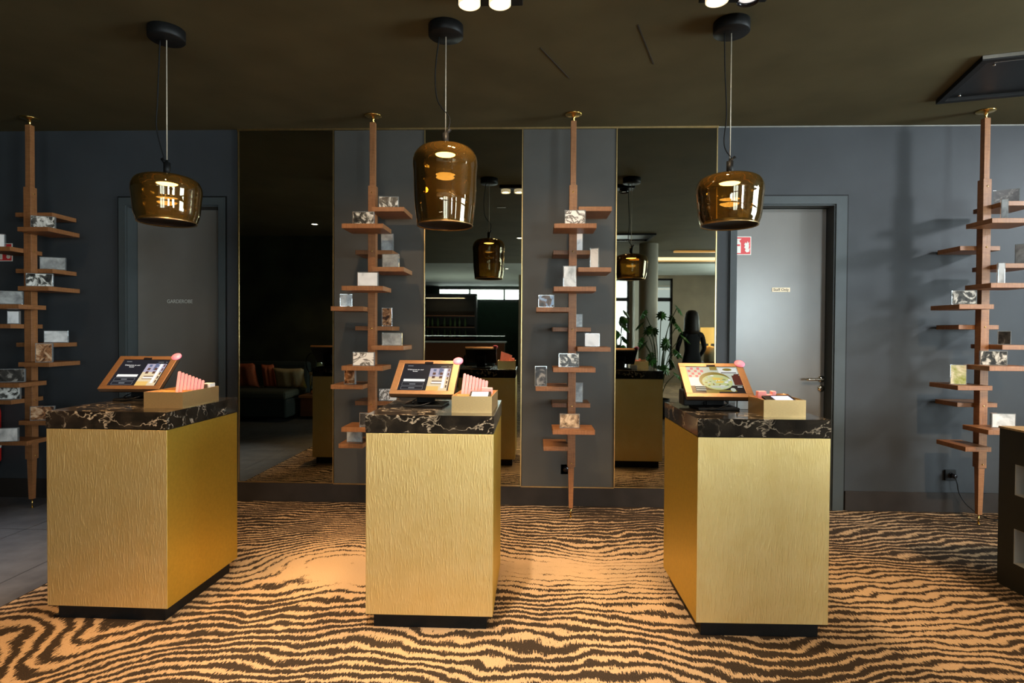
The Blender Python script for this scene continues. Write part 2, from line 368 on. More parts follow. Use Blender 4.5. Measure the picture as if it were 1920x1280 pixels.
# window wall behind the viewer
bm = newbm()
opens = [(0.0, 1.15), (1.35, 2.62), (3.34, 3.80), (5.05, 6.4)]
xs = [-.4]+[v for o in opens for v in o]+[6.5]
for i in range(0, len(xs), 2): lo_hi(bm, (xs[i], -7.1, 0), (xs[i+1], -6.95, CH))
for a, b in opens:
    lo_hi(bm, (a, -7.1, 0), (b, -6.95, 1.05 if a > 5 else .35)); lo_hi(bm, (a, -7.1, 2.85), (b, -6.95, CH))
struct('wall_front', bm, M['brown_wall'])
bm = newbm(); lo_hi(bm, (-.4, -11, 0), (-.3, -7.0, CH)); struct('wall_partition', bm, M['cream'])
bm = newbm(); lo_hi(bm, (-6.2, -11.15, 0), (-.3, -11, 2.45)); lo_hi(bm, (-6.2, -11.15, 2.45), (-3.3, -11, CH)); lo_hi(bm, (-3.3, -11.15, 2.88), (-.3, -11, CH)); struct('wall_bar', bm, M['green_wall'])
k = 0
def window(x0, x1, z0, z1, y, mull_x=(), mull_z=(), axis='X'):
    global k; k += 1
    def P(a, d, z): return (a, y+d, z) if axis == 'X' else (y+d, a, z)
    bm = newbm(); lo_hi(bm, P(x0, -.005, z0), P(x1, .005, z1)); w = struct('window_%d' % k, bm, M['pane'])
    bm = newbm(); t = .05
    for a, b, c, d in ((x0, x0+t, z0, z1), (x1-t, x1, z0, z1), (x0, x1, z0, z0+t), (x0, x1, z1-t, z1)): lo_hi(bm, P(a, -.04, c), P(b, .04, d))
    for mx in mull_x: lo_hi(bm, P(mx-.03, -.04, z0), P(mx+.03, .04, z1))
    for mz in mull_z: lo_hi(bm, P(x0, -.04, mz-.05), P(x1, .04, mz+.05))
    obj('window_frame', bm, M['black_metal'], w)
window(0.0, 1.15, .35, 2.85, -7.03, (.55,), (2.28,)); window(1.35, 2.62, .35, 2.85, -7.03, (2.0,), (2.28,))
window(3.34, 3.80, .35, 2.85, -7.03, (), (2.28,)); window(5.05, 6.4, 1.05, 2.85, -7.03, (5.7,), (2.28,))
window(-6.3, -2.7, .8, 2.85, 6.55, (-5.1, -3.9), (2.28,), 'Y')
window(.4, 3.0, .35, 2.85, 6.55, (1.7,), (2.28,), 'Y')
window(-3.3, -.3, 2.45, 2.88, -11.07, (-2.2, -1.0), ())

# skirting boards with joints, stopping at the door frames
for i, (a, b) in enumerate(((-6.2, -3.317), (-2.430, 1.22), (1.226, 1.497), (2.399, 6.5))):
    bm = newbm(); lo_hi(bm, (a, D-.014, 0), (b, D, .15), bev=.002); struct('baseboard_%s' % ('left', 'centre', 'centre_right', 'right')[i], bm, M['skirting'])
# painted panels between the mirrors
for i, (a, b) in enumerate(((-1.565, -.858), (-.082, .630))):
    bm = newbm(); lo_hi(bm, (a, D-.012, .152), (b, D, 2.925), bev=.001); struct('wall_panel_%s' % ('left', 'right')[i], bm, M['paint_panel'])
bm = newbm(); lo_hi(bm, (-2.34, D-.018, 2.926), (1.41, D, 2.94)); struct('trim_2', bm, M['brass_trim'])
bm = newbm(); lo_hi(bm, (1.41, D-.006, 2.93), (6.4, D, 2.94)); struct('trim_3', bm, M['trim_grey'])
bm = newbm(); lo_hi(bm, (-1.571, D-.016, .144), (-.852, D-.001, .152)); lo_hi(bm, (-.088, D-.016, .144), (.636, D-.001, .152)); struct('trim_4', bm, M['brass_trim'])
# seams in the ceiling
def seam(i, a, b):
    a, b = Vector(a), Vector(b); d = b-a; bm = newbm(); box(bm, (a+b)/2, (d.length, .006, .004), rz=math.atan2(d.y, d.x)); struct('trim_%d' % i, bm, M['ink'])
seam(5, (.03, 3.27, 2.939), (.215, 3.66, 2.939)); seam(6, (.53, 3.04, 2.939), (.70, 3.48, 2.939))

# mirrors
def mirror(a, b, label):
    t = thing('wall_mirror', label, 'mirror', ((a+b)/2, D, .15)); w = b-a
    bm = newbm(); box(bm, (0, -.006, (2.925-.15)/2), (w-.012, .012, 2.775)); obj('mirror_glass', bm, M['mirror'], t)
    bm = newbm(); h = 2.775
    for s in (-1, 1): box(bm, (s*(w/2-.004), -.009, h/2), (.008, .018, h))
    box(bm, (0, -.009, .003), (w-.016, .018, .006)); obj('edge_trim', bm, M['brass_trim'], t)
mirror(-2.335, -1.568, 'tall dark tinted wall mirror reflecting sofa and cushions, left of the three')
mirror(-.855, -.085, 'tall dark tinted wall mirror behind the middle check-in counter')
mirror(.633, 1.405, 'tall dark tinted wall mirror reflecting plants and lamp, beside the grey door')

# doors
def door(i, x0, x1, outer0, outer1):
    yl = 4.655; bm = newbm(); lo_hi(bm, (x0+.012, yl, .008), (x1-.012, yl+.045, DH-.012), bev=.002)
    d = struct('door_%d' % i, bm, M['door'])
    bm = newbm()
    for a, b in ((outer0, x0), (x1, outer1)): lo_hi(bm, (a, D-.014, 0), (b, D+.0005, 2.405))
    lo_hi(bm, (x0, D-.014, DH), (x1, D+.0005, 2.405))
    lo_hi(bm, (x0, D, 0), (x0+.010, yl+.05, DH)); lo_hi(bm, (x1-.010, D, 0), (x1, yl+.05, DH)); lo_hi(bm, (x0+.01, D, DH-.010), (x1-.01, yl+.05, DH))
    obj('door_frame', bm, M['frame'], d)
    bm = newbm()
    for a, b in ((outer0-.012, outer0), (outer1, outer1+.012)): lo_hi(bm, (a, D-.005, 0), (b, D, 2.417))
    lo_hi(bm, (outer0, D-.005, 2.405), (outer1, D, 2.417)); obj('gap_shade_strip', bm, M['black'], d)  # black strips proud of the wall, their colour stands in for the gap's shade
    bm = newbm(); lo_hi(bm, (x0+.01, yl+.06, 0), (x1-.01, yl+.075, DH)); obj('backing', bm, M['black'], d)
    return d
d1 = door(1, LD[0], LD[1], -3.304, -2.442); d2 = door(2, RD[0], RD[1], 1.510, 2.386)
bm = newbm(); YL = 4.655
cyl(bm, (2.268, YL-.010, 1.0), .026, .010, 24, axis='Y'); cyl(bm, (2.268, YL-.045, 1.0), .010, .036, 16, axis='Y')
tube(bm, curve_pts([(2.268, YL-.045, 1.0), (2.255, YL-.05, 1.0), (2.13, YL-.05, .999)], 5), .010, 12); dh = obj('door_handle', bm, M['chrome'], d2)
bm = newbm(); cyl(bm, (2.268, YL-.008, .925), .026, .008, 24, axis='Y'); cyl(bm, (2.268, YL-.011, .925), .009, .004, 16, axis='Y', mi=1); box(bm, (2.268, YL-.010, .915), (.006, .004, .014), mi=1); obj('key_cylinder', bm, [M['chrome'], M['ink']], d2)
# lettering on the left door, staff plate on the right one
bm = text_bm('GARDEROBE', .042); bmesh.ops.rotate(bm, verts=bm.verts, matrix=Matrix.Rotation(PI/2, 3, 'X')); bmesh.ops.scale(bm, vec=(.88, 1, 1), verts=bm.verts)
w = max(v.co.x for v in bm.verts)-min(v.co.x for v in bm.verts); bmesh.ops.scale(bm, vec=(.212/w, 1, 1), verts=bm.verts)
tag(obj('door_lettering', bm, M['lettering'], loc=(-2.885, YL-.0015, 1.588)), 'small pale word GARDEROBE lettered on the dark left door', 'lettering')
t = thing('door_plate', 'small cream plate reading Staff Only on the grey door', 'sign', (1.948, YL, 1.70))
bm = newbm(); box(bm, (0, -.002, 0), (.140, .004, .034), bev=.001); obj('plate', bm, M['plate'], t)
bm = text_bm('Staff Only', .030); bmesh.ops.rotate(bm, verts=bm.verts, matrix=Matrix.Rotation(PI/2, 3, 'X')); bmesh.ops.translate(bm, verts=bm.verts, vec=(0, -.0048, 0)); obj('lettering', bm, M['ink'], t)

# fire extinguisher signs
def sign_mesh():
    bm = newbm(); s = .144
    box(bm, (0, -.0015, 0), (s, .003, s), mi=1)
    def P(pts, mi, y): poly(bm, [(x*s, y, z*s) for x, z in pts], mi, .0006)
    P([(-.46, -.46), (.46, -.46), (.46, .46), (-.46, .46)], 0, -.0038)
    P([(-.33, -.40), (-.06, -.40), (-.06, .12), (-.10, .20), (-.29, .20), (-.33, .12)], 1, -.0046)
    P([(-.26, .20), (-.13, .20), (-.13, .29), (-.26, .29)], 1, -.0046)
    P([(-.28, .30), (-.10, .30), (-.02, .38), (-.28, .38)], 1, -.0047)
    P([(-.26, .28), (-.36, .22), (-.41, .02), (-.36, .02), (-.32, .20)], 1, -.0048)
    P([(-.29, -.02), (-.10, -.02), (-.10, .07), (-.29, .07)], 0, -.0056)
    for dx, dz in ((0, 0), (.035, -.17), (.0, .16)):
        P([(.12+dx, -.10+dz), (.22+dx, -.20+dz), (.36+dx, -.16+dz), (.40+dx, .06+dz), (.33+dx, -.03+dz), (.30+dx, .10+dz), (.25+dx, -.04+dz), (.18+dx, .02+dz)], 1, -.0049-.0003*abs(dz))
    return bm
s1 = obj('fire_sign', sign_mesh(), [M['sign_red'], M['sign_white']], loc=(1.640, YL, 2.045)); tag(s1, 'red fire extinguisher sign with flames on the grey door by the right mirror', 'sign')
s2 = s1.copy(); COL.objects.link(s2); s2.location = (-4.26, D, 1.972); s2['label'] = 'red fire extinguisher sign on the dark wall at the left edge'

# fire extinguisher on the left wall
t = thing('fire_extinguisher', 'red fire extinguisher hanging on the dark wall behind the leftmost shelf tower', 'fire extinguisher', (-4.315, 4.44, .27))
bm = newbm(); lathe(bm, [(0, .02), (.075, .02), (.085, .04), (.085, .42), (.075, .47), (.045, .51), (.022, .53), (0, .53)], 32); obj('cylinder', bm, M['red'], t)
bm = newbm(); lathe(bm, [(0, 0), (.078, 0), (.08, .022), (0, .022)], 32); obj('base_ring', bm, M['black'], t)
bm = newbm(); cyl(bm, (0, 0, .53), .016, .05, 16); box(bm, (0, -.03, .59), (.02, .11, .012), rx=.25, bev=.003); tube(bm, curve_pts([(.02, 0, .55), (.10, -.02, .52), (.11, -.02, .30), (.095, -.01, .15)], 6), .010, 8); obj('valve_and_hose', bm, M['black'], t)
bm = newbm(); box(bm, (0, .087, .3), (.06, .012, .12)); obj('wall_bracket', bm, M['steel'], t)
bm = newbm(); lathe(bm, [(.0855, .14), (.0862, .15), (.0862, .27), (.0855, .28)], 32); 
obj('paper_label', bm, M['sign_white'], t)

# sockets
def socket(x, z, label, plug):
    t = thing('wall_socket', label, 'socket', (x, D, z))
    bm = newbm(); box(bm, (0, -.006, 0), (.082, .012, .082), bev=.003); cyl(bm, (0, -.0125, 0), .022, .003, 24, axis='Y', mi=1); obj('socket_plate', bm, [M['black'], M['black_gloss']], t)
    return t
socket(3.186, .284, 'black wall socket with a plug, low on the wall at right', True)
socket(.262, .288, 'small black wall socket behind the base of the shelf tower between the mirrors', False)
t = thing('power_cable', 'black plug and hanging cable from the socket to the right shelf tower', 'cable', (3.186, D, .284))
bm = newbm(); cyl(bm, (.006, -.05, 0), .017, .036, 20, axis='Y'); obj('plug', bm, M['black_gloss'], t)
bm = newbm(); tube(bm, curve_pts([(.006, -.05, 0), (.015, -.06, -.05), (.03, -.06, -.12), (.07, -.08, -.20), (.13, -.14, -.262), (.2, -.2, -.278), (.3, -.12, -.279), (.6, -.05, -.279)], 8), .004, 8); obj('cord', bm, M['black'], t)

# ------------------------------------------------------------------ ceiling things
# canopy, steel wire, slack cable, cap, glass shade, LED disc, bottom plate
def glass_profile(rb, rm, h, kind):
    pts = []
    if kind == 'tall': ctrl = [(rb, 0), (rb+.004, .02), (rb+.016, .12), (rm-.004, .26), (rm, .31), (rm-.006, .35), (.135, .385), (.095, .40), (.02, .405)]
    else: ctrl = [(rb, 0), (rb+.005, .012), (rb+.016, .05), (rm-.004, .13), (rm, .165), (rm-.004, .195), (.145, .225), (.10, .242), (.02, .250)]
    cc = curve_pts([(r, 0, z) for r, z in ctrl], 5); H = ctrl[-1][1]
    return [(p.x, p.z*h/H) for p in cc]
def pendant(x, y, zb, h, kind, label, cable, capside):
    t = thing('pendant_lamp', label, 'pendant lamp', (x, y, zb))
    top = CH-zb
    bm = newbm(); lathe(bm, [(0, top-.001), (.090, top-.001), (.090, top-.052), (.086, top-.056), (0, top-.056)], 48); obj('canopy', bm, M['black'], t)
    bm = newbm(); cyl(bm, (0, 0, h+.05), .0028, top-.056-h-.05, 8); obj('suspension_wire', bm, M['wire'], t)
    pts = [(cx, cy, h+.09+(top-.15-h)*f) for f, cx, cy in cable]; pts[0] = (capside*.012, 0, h+.075); pts[-1] = (pts[-1][0], pts[-1][1], top-.054)
    bm = newbm(); tube(bm, curve_pts(pts, 8), .0032, 8); obj('cable', bm, M['black'], t)
    bm = newbm(); cyl(bm, (0, 0, h-.03), .006, .11, 12); cyl(bm, (0, 0, h-.002), .017, .068, 24)
    tube(bm, [(-.004, 0, h+.055), (.026*capside, 0, h+.088)], .009, 10); obj('cable_clamp', bm, M['black'], t)
    prof = glass_profile(.140 if kind != 'tall' else .143, .168, h, kind)
    bm = newbm(); lathe(bm, prof, 72); g = obj('glass_shade', bm, M['amber'], t)
    bm = newbm(); rb = prof[0][0]; lathe(bm, [(rb-.004, .002), (rb+.002, -.002), (rb+.003, .004), (rb-.002, .008)], 72); obj('glass_rim', bm, M['brass_trim'], g)
    bm = newbm(); lathe(bm, [(0, .018), (rb-.012, .018), (rb-.003, .004)], 64); obj('bottom_plate', bm, M['black'], t)
    bm = newbm(); lathe(bm, [(0, h-.046), (.050, h-.046), (.052, h-.042), (0, h-.041)], 40); l = obj('led_disc', bm, M['led'], t)
    bm = newbm(); lathe(bm, [(.054, h-.047), (.058, h-.040), (.052, h-.026), (0, h-.024)], 40); obj('led_housing', bm, M['black_metal'], l)
    spot('pendant_glow', (x, y, zb-.01), (x, y, 0), 55, (1, .62, .30), 120, .8, .06)
pendant(-1.946, 3.03, 1.922, .252, 'squat', 'squat amber glass pendant lamp over the left counter, by the dark door', [(0, 0, 0), (.25, -.055, 0), (.5, -.05, .0), (.8, -.042, 0), (1, -.035, 0)], -1)
pendant(-.462, 3.03, 1.905, .415, 'tall', 'tall amber glass pendant lamp over the middle counter', [(0, 0, 0), (.12, .02, 0), (.3, -.04, 0), (.6, -.055, 0), (1, -.035, 0)], 1)
pendant(1.003, 3.03, 1.905, .262, 'squat', 'squat amber glass pendant lamp over the right counter with food screen', [(0, 0, 0), (.10, -.03, 0), (.35, -.02, .0), (.7, -.03, 0), (1, -.035, 0)], 1)

def twin_spot(x, y, label, second_on=True):
    t = thing('twin_ceiling_spot', label, 'ceiling light', (x, y, CH))
    bm = newbm(); box(bm, (.092, -.02, -.018), (.31, .15, .036), bev=.003); obj('housing', bm, M['black'], t)
    for i, dx in enumerate((0, .142)):
        on = second_on or i == 0
        bm = newbm(); lathe(bm, [(.042, -.03), (.051, -.034), (.051, -.070), (.047, -.073), (.042, -.06), (.041, -.036)], 40); r = obj('lamp_ring', bm, M['spot_ring'] if on else M['black_gloss'], t, loc=(dx, -.02, 0))
        bm = newbm(); lathe(bm, [(0, -.056), (.041, -.056), (.041, -.050), (0, -.048)], 40); obj('lens', bm, M['spot_led'] if on else M['spot_off'], r)
twin_spot(-.305, 2.735, 'lit twin ceiling spotlight beside the middle pendant canopy')
twin_spot(.831, 2.735, 'twin ceiling spotlight beside the right pendant canopy, one lamp dim', False)

def downlight(x, y, label):
    t = thing('downlight', label, 'ceiling light', (x, y, CH), 0, 'small round ceiling downlights')
    bm = newbm(); lathe(bm, [(.045, 0), (.058, -.001), (.058, -.006), (.045, -.008), (.042, -.002)], 28); obj('ring', bm, M['black_metal'], t)
    bm = newbm(); lathe(bm, [(0, -.003), (.042, -.003), (.042, -.001), (0, -.001)], 28); obj('lens', bm, M['spot_led'], t)
downlight(-3.24, .54, 'small round downlight seen high in the left mirror above the sofa')
downlight(-.235, -.72, 'small round downlight at the right edge of the middle mirror')
downlight(-.66, -5.4, 'small round downlight in the pale rear ceiling, middle mirror')
t = thing('ceiling_strip', 'small pale strip fitting on the ceiling in the middle mirror', 'ceiling fitting', (-.41, 1.67, CH))
bm = newbm(); box(bm, (0, 0, -.004), (.11, .03, .008), bev=.002); obj('strip', bm, M['white'], t)
# ceiling ventilation cassette at the top right
t = thing('ceiling_vent', 'black square ceiling vent cassette with metal edge at the upper right', 'ceiling vent', (2.95, 3.66, CH), -.262)
bm = newbm(); w, h = .66, .66
for cx, cy, sx, sy in ((0, -h/2+.02, w, .04), (0, h/2-.02, w, .04), (-w/2+.02, 0, .04, h-.08), (w/2-.02, 0, .04, h-.08)): box(bm, (cx, cy, -.014), (sx, sy, .028), bev=.002)
obj('rim', bm, M['black'], t)
bm = newbm(); box(bm, (0, 0, -.004), (w-.08, h-.08, .006)); obj('grille_plate', bm, M['black_metal'], t)
bm = newbm(); box(bm, (0, -h/2+.052, -.018), (w-.16, .010, .014), bev=.002); box(bm, (0, -h/2-.004, -.012), (w, .006, .020)); obj('metal_edge', bm, M['steel'], t)
bm = newbm()
bm.free()
for a, b in ((-.22, .26), (-.22, -.2), (.22, .26)):
    bm = newbm(); cyl(bm, (0, 0, 0), .008, .006, 12); obj('screw', bm, M['steel'], t, loc=(a, b, -.012))
# a second cassette farther back, seen in the mirror
t2 = dup(t, (1.62, -.6, CH), 0, 'pale square ceiling vent seen in the right mirror above the reflected pendant')

# ------------------------------------------------------------------ shelf towers
SH = [('R', 2.223), ('F', 2.083), ('B', 1.941), ('R', 1.797), ('F', 1.652), ('L', 1.515), ('B', 1.376), ('R', 1.236), ('F', 1.096), ('L', .954), ('B', .817), ('F', .668), ('S', .530)]
def tower(x, y, rz, label, lift=0, first=None):
    t = thing('shelf_tower', label, 'shelf', (x, y, 0), rz, 'slim walnut shelf towers between floor and ceiling')
    bm = newbm(); lo_hi(bm, (-.0285, -.0285, .374+lift), (.0285, .0285, 2.42+lift), bev=.002); obj('post', bm, M['walnut'], t)
    bm = newbm(); lo_hi(bm, (-.020, -.020, 2.42+lift), (.020, .020, 2.885), bev=.0015); obj('upper_post', bm, M['walnut'], t)
    bm = newbm(); g = box(bm, (0, 0, (.374+lift+.07)/2), (.042, .042, .374+lift-.07))
    for v in g['verts']:
        if v.co.z < .1: v.co.x *= .70; v.co.y *= .70
    obj('lower_post', bm, M['walnut'], t)
    bm = newbm(); cyl(bm, (0, 0, .004), .005, .066, 12); lathe(bm, [(0, .0005), (.011, .0005), (.011, .004), (0, .005)], 20); obj('foot_pin', bm, M['brass'], t)
    bm = newbm(); lathe(bm, [(0, 2.9395), (.060, 2.9395), (.060, 2.934), (.050, 2.930), (.014, 2.926), (.009, 2.90), (.009, 2.882), (0, 2.882)], 40); obj('ceiling_plate', bm, M['brass'], t)
    for z in (2.37+lift, 1.941+lift, 1.376+lift, .817+lift, .400+lift):
        bm = newbm(); lathe(bm, [(0, .004), (.004, .0035), (.0055, .001), (.0055, 0), (0, 0)], 14); bmesh.ops.rotate(bm, verts=bm.verts, matrix=Matrix.Rotation(PI/2, 3, 'X')); obj('bolt', bm, M['brass'], t, loc=(0, -.0285, z))
    G = {'R': ((.030, -.145), (.263, .145)), 'L': ((-.263, -.145), (-.030, .145)), 'F': ((-.145, -.265), (.145, -.030)), 'B': ((-.140, .030), (.140, .262)), 'S': ((-.205, -.145), (-.030, .145))}
    for s, z in SH:
        a, b = G[s]; bm = newbm(); lo_hi(bm, (a[0], a[1], -.016), (b[0], b[1], .016), bev=.0015); obj('shelf', bm, M['walnut'], t, loc=(0, 0, z+lift))
TX = {1: -3.790, 2: -1.185, 3: .285, 4: 3.196}; TY = 4.26
tower(TX[1], TY, PI/2, 'walnut shelf tower at the left edge, beside the fire extinguisher')
tower(TX[2], TY, 0, 'walnut shelf tower between the left and middle mirrors')
tower(TX[3], TY, 0, 'walnut shelf tower between the middle and right mirrors, fully visible to the floor')
tower(TX[4], TY, 0, 'walnut shelf tower at the right edge by the wall socket', .033)

# ------------------------------------------------------------------ acrylic photo blocks
def photo_mat(i, kind):
    m = mat('photo_print', (.5, .5, .5), .3); n = N(m); v = n.mapping(n.coord(), (1, 1, 1), (i*1.7, 0, i*.9))
    P = {'street': (15, [(.38, (.01, .01, .01)), (.48, (.08, .08, .07)), (.52, (.5, .5, .46)), (.62, (.8, .8, .76))], 1.2),
         'leaf': (11, [(.46, (.85, .82, .77)), (.5, (.2, .18, .15)), (.56, (.12, .10, .08)), (.6, (.8, .77, .72))], 2.0),
         'pale': (9, [(.35, (.35, .36, .36)), (.5, (.62, .63, .62)), (.7, (.85, .85, .84))], .6),
         'white': (8, [(.3, (.5, .5, .5)), (.45, (.8, .8, .8)), (.7, (.93, .93, .92))], .8),
         'dark': (14, [(.4, (.012, .012, .011)), (.55, (.05, .045, .04)), (.66, (.30, .28, .25))], 1.0),
         'sepia': (15, [(.35, (.10, .06, .03)), (.5, (.42, .29, .17)), (.65, (.75, .60, .42))], 1.5),
         'brown': (15, [(.38, (.04, .015, .008)), (.5, (.30, .13, .05)), (.62, (.65, .45, .28))], 1.5),
         'colour': (9, [(.38, (.25, .30, .03)), (.5, (.55, .55, .32)), (.55, (.75, .72, .55)), (.66, (.04, .05, .05))], .4),
         'blue': (16, [(.35, (.02, .015, .01)), (.5, (.12, .07, .04)), (.55, (.25, .35, .5)), (.7, (.5, .6, .72))], .6),
         'mist': (12, [(.35, (.18, .19, .19)), (.6, (.42, .44, .44))], .4)}[kind]
    setin(m, 'Base Color', n.ramp(n.noise(v, P[0], 4, .6, P[2]), P[1])); return m
SHZ = dict(R1=2.223, F1=2.083, B1=1.941, R2=1.797, F2=1.652, L1=1.515, B2=1.376, R3=1.236, F3=1.096, L2=.954, B3=.817, F4=.668, Ls=.530)
# tower, shelf, x, y, width, height, turn, kind, label
CARDS = [
 (2,'R1',-1.044,4.17,.143,.085,.12,'street','street photo block, highest on the tower left of the middle mirror'),
 (2,'F1',-1.191,4.05,.152,.092,0,'street','wide dark photo block of a crowd, second down on the tower beside the left mirror'),
 (2,'B1',-1.099,4.35,.094,.130,0,'mist','misty upright photo block under the wide crowd block, left of the tall pendant'),
 (2,'R2',-1.028,4.17,.124,.098,-.15,'mist','small grey photo block with bright edge, just below left of the tall pendant glass'),
 (2,'F2',-1.160,4.05,.147,.100,0,'white','bright white photo block on the front shelf of the tower left of the middle counter'),
 (2,'L1',-1.354,4.17,.088,.092,.3,'mist','see-through photo block on the shelf jutting left over the left mirror edge, upper one'),
 (2,'B2',-1.099,4.35,.078,.140,0,'brown','upright brown photo block behind the post of the tower left of the middle mirror'),
 (2,'R3',-1.010,4.14,.144,.092,0,'mist','flat grey photo block right of the post, just above the middle counter screen'),
 (2,'F3',-1.180,4.022,.153,.097,0,'leaf','white photo block with grey leaf shapes left of the middle screen'),
 (2,'L2',-1.321,4.162,.088,.105,-.2,'brown','upright sepia brown photo block on the lower shelf jutting left over the left mirror edge'),
 (2,'B3',-1.086,4.33,.136,.093,.1,'leaf','leafy black and white photo block peeking out left below the middle counter screen'),
 (2,'F4',-1.140,4.03,.140,.100,.1,'dark','dark glass photo block half hidden by the marble corner of the middle counter'),
 (2,'Ls',-1.297,4.19,.112,.080,0,'mist','lowest photo block of the tower left of the middle counter'),
 (3,'F1',.286,4.05,.146,.100,0,'leaf','white photo block with dark branches, topmost on the central tower'),
 (3,'B1',.333,4.35,.068,.140,0,'white','narrow white photo block right of the post, below the branches photo block'),
 (3,'R2',.435,4.17,.065,.142,-.25,'white','tilted white upright photo block on the right shelf of the central tower'),
 (3,'F2',.252,4.05,.092,.146,0,'pale','tall pale grey photo block covering the post of the central tower'),
 (3,'L1',.094,4.17,.115,.090,0,'blue','small blue and brown photo block on the upper left shelf of the central tower'),
 (3,'B2',.338,4.35,.062,.100,0,'mist','small clear photo block right of the post, mid height of the central tower'),
 (3,'R3',.430,4.25,.112,.097,0,'white','white photo block with small dark marks on the right shelf of the central tower'),
 (3,'F3',.251,4.067,.143,.096,0,'street','black and white photo block with white base, middle front shelf of the central tower'),
 (3,'L2',.058,4.15,.087,.144,0,'dark','dark upright photo block on the lower left shelf of the central tower'),
 (3,'B3',.344,4.36,.065,.148,0,'mist','tall grey photo block leaning behind the post, low on the central tower'),
 (3,'F4',.261,4.083,.141,.101,0,'sepia','sepia photo block, lowest on the central tower'),
 (4,'R1',3.300,4.20,.145,.098,-.55,'dark','dark photo block, topmost on the right tower under the ceiling vent'),
 (4,'F1',3.180,4.06,.040,.140,-.5,'mist','slim clear block standing on the second shelf of the right tower'),
 (4,'R2',3.400,4.17,.090,.142,-1.0,'mist','grey glass block at the right frame edge on the fourth shelf of the right tower'),
 (4,'F2',3.165,4.06,.042,.142,-.4,'pale','slim pale block with white foot on the fifth shelf of the right tower'),
 (4,'L1',3.005,4.175,.145,.100,-.40,'street','crowd photo block on the left shelf of the right tower, left of the post'),
 (4,'R3',3.345,4.25,.075,.098,-.7,'dark','dark photo block of a standing figure, right of the post of the right tower'),
 (4,'F3',3.155,4.10,.150,.100,-.42,'street','photo block of seated people in front of the right tower post'),
 (4,'L2',2.992,4.20,.098,.142,-.35,'colour','yellow and green upright photo block on the right tower, its only coloured one'),
 (4,'F4',3.225,4.10,.145,.100,-.15,'pale','clear photo block with white edges, lowest on the right tower above the dark cabinet'),
 (1,'F1',-3.610,4.17,.150,.088,.4,'street','portrait photo block, highest on the leftmost tower'),
 (1,'B1',-3.951,4.17,.080,.100,.4,'white','white arched block at the left frame edge above the fire sign'),
 (1,'R2',-3.700,4.36,.165,.096,.4,'mist','grey photo block with a bright figure behind the leftmost tower post, above the crowd photo'),
 (1,'F2',-3.640,4.17,.165,.098,.4,'street','crowd photo block in front of the leftmost tower post, level with GARDEROBE'),
 (1,'L1',-3.765,4.05,.165,.097,.4,'mist','wide grey photo block at the left frame edge, upper front shelf of the leftmost tower'),
 (1,'B2',-3.840,4.17,.078,.097,.3,'white','small glowing white block left of the leftmost tower post'),
 (1,'R3',-3.660,4.34,.155,.093,.4,'pale','grey arched-hall photo block behind the brown lettered one on the leftmost tower'),
 (1,'F3',-3.585,4.143,.105,.140,.4,'brown','upright brown and black photo block with slanted lettering on the leftmost tower'),
 (1,'L2',-3.780,4.082,.165,.097,.4,'dark','dark landscape photo block at the left frame edge, second front shelf of the leftmost tower'),
 (1,'B3',-3.885,4.17,.150,.091,.4,'street','black and white photo block at the left frame edge above the red extinguisher'),
 (1,'F4',-3.610,4.154,.150,.105,.4,'brown','photo block beside the marble corner of the left counter'),
 (1,'Ls',-3.775,4.03,.150,.100,.35,'pale','white edged grey photo block in front of the red extinguisher, lowest on the leftmost tower'),
]
for i, (tw, k_, x, y, w, h, rz, kind, label) in enumerate(CARDS):
    z = SHZ[k_]+.0162+(.033 if tw == 4 else 0)
    t = thing('photo_block', label, 'photo block', (x, y, z), rz, 'acrylic photo blocks on the shelf towers'); d = .022
    bm = newbm(); box(bm, (0, 0, h/2), (w, d, h), bev=.0012); obj('acrylic_block', bm, M['acrylic'], t)
    bm = newbm(); box(bm, (0, -d/2-.0006, h/2), (w-.010, .001, h-.010)); obj('photograph', bm, photo_mat(i, kind), t)

# ------------------------------------------------------------------ check-in counters
def counter(x, y, rz, label):
    t = thing('check_in_counter', label, 'counter', (x, y, 0), rz, 'gold check-in counters')
    w, d, h0, h1, h2 = .578, .6125, .0692, .897, .976
    bm = newbm(); lo_hi(bm, (-w/2+.03, .03, 0), (w/2-.03, d-.03, h0)); obj('plinth', bm, M['black'], t)
    bm = newbm(); g = lo_hi(bm, (-w/2, 0, h0), (w/2, d, h1-.004), bev=.0015)
    bm.normal_update()
    for f in bm.faces: f.material_index = 0 if abs(f.normal.y) > .9 else 1
    obj('body', bm, [M['gold'], M['gold_smooth']], t)
    bm = newbm(); lo_hi(bm, (-w/2+.004, .004, h1-.004), (w/2-.004, d-.004, h1)); obj('shadow_joint', bm, M['black'], t)
    bm = newbm(); lo_hi(bm, (-w/2-.002, -.002, h1), (w/2+.002, d+.002, h2), bev=.0015); o = obj('marble_top', bm, M['marble'], t)
    return t
CT = [(-1.9618, 2.603, -.0178), (-.4622, 2.5943, .0003), (1.0198, 2.590, .0121)]
counter(*CT[0], 'gold check-in counter with black marble top at left, beside the tiled floor')
counter(*CT[1], 'gold check-in counter with black marble top in the middle')
counter(*CT[2], 'gold check-in counter with black marble top at right, below the fire sign door')
TOP = .976

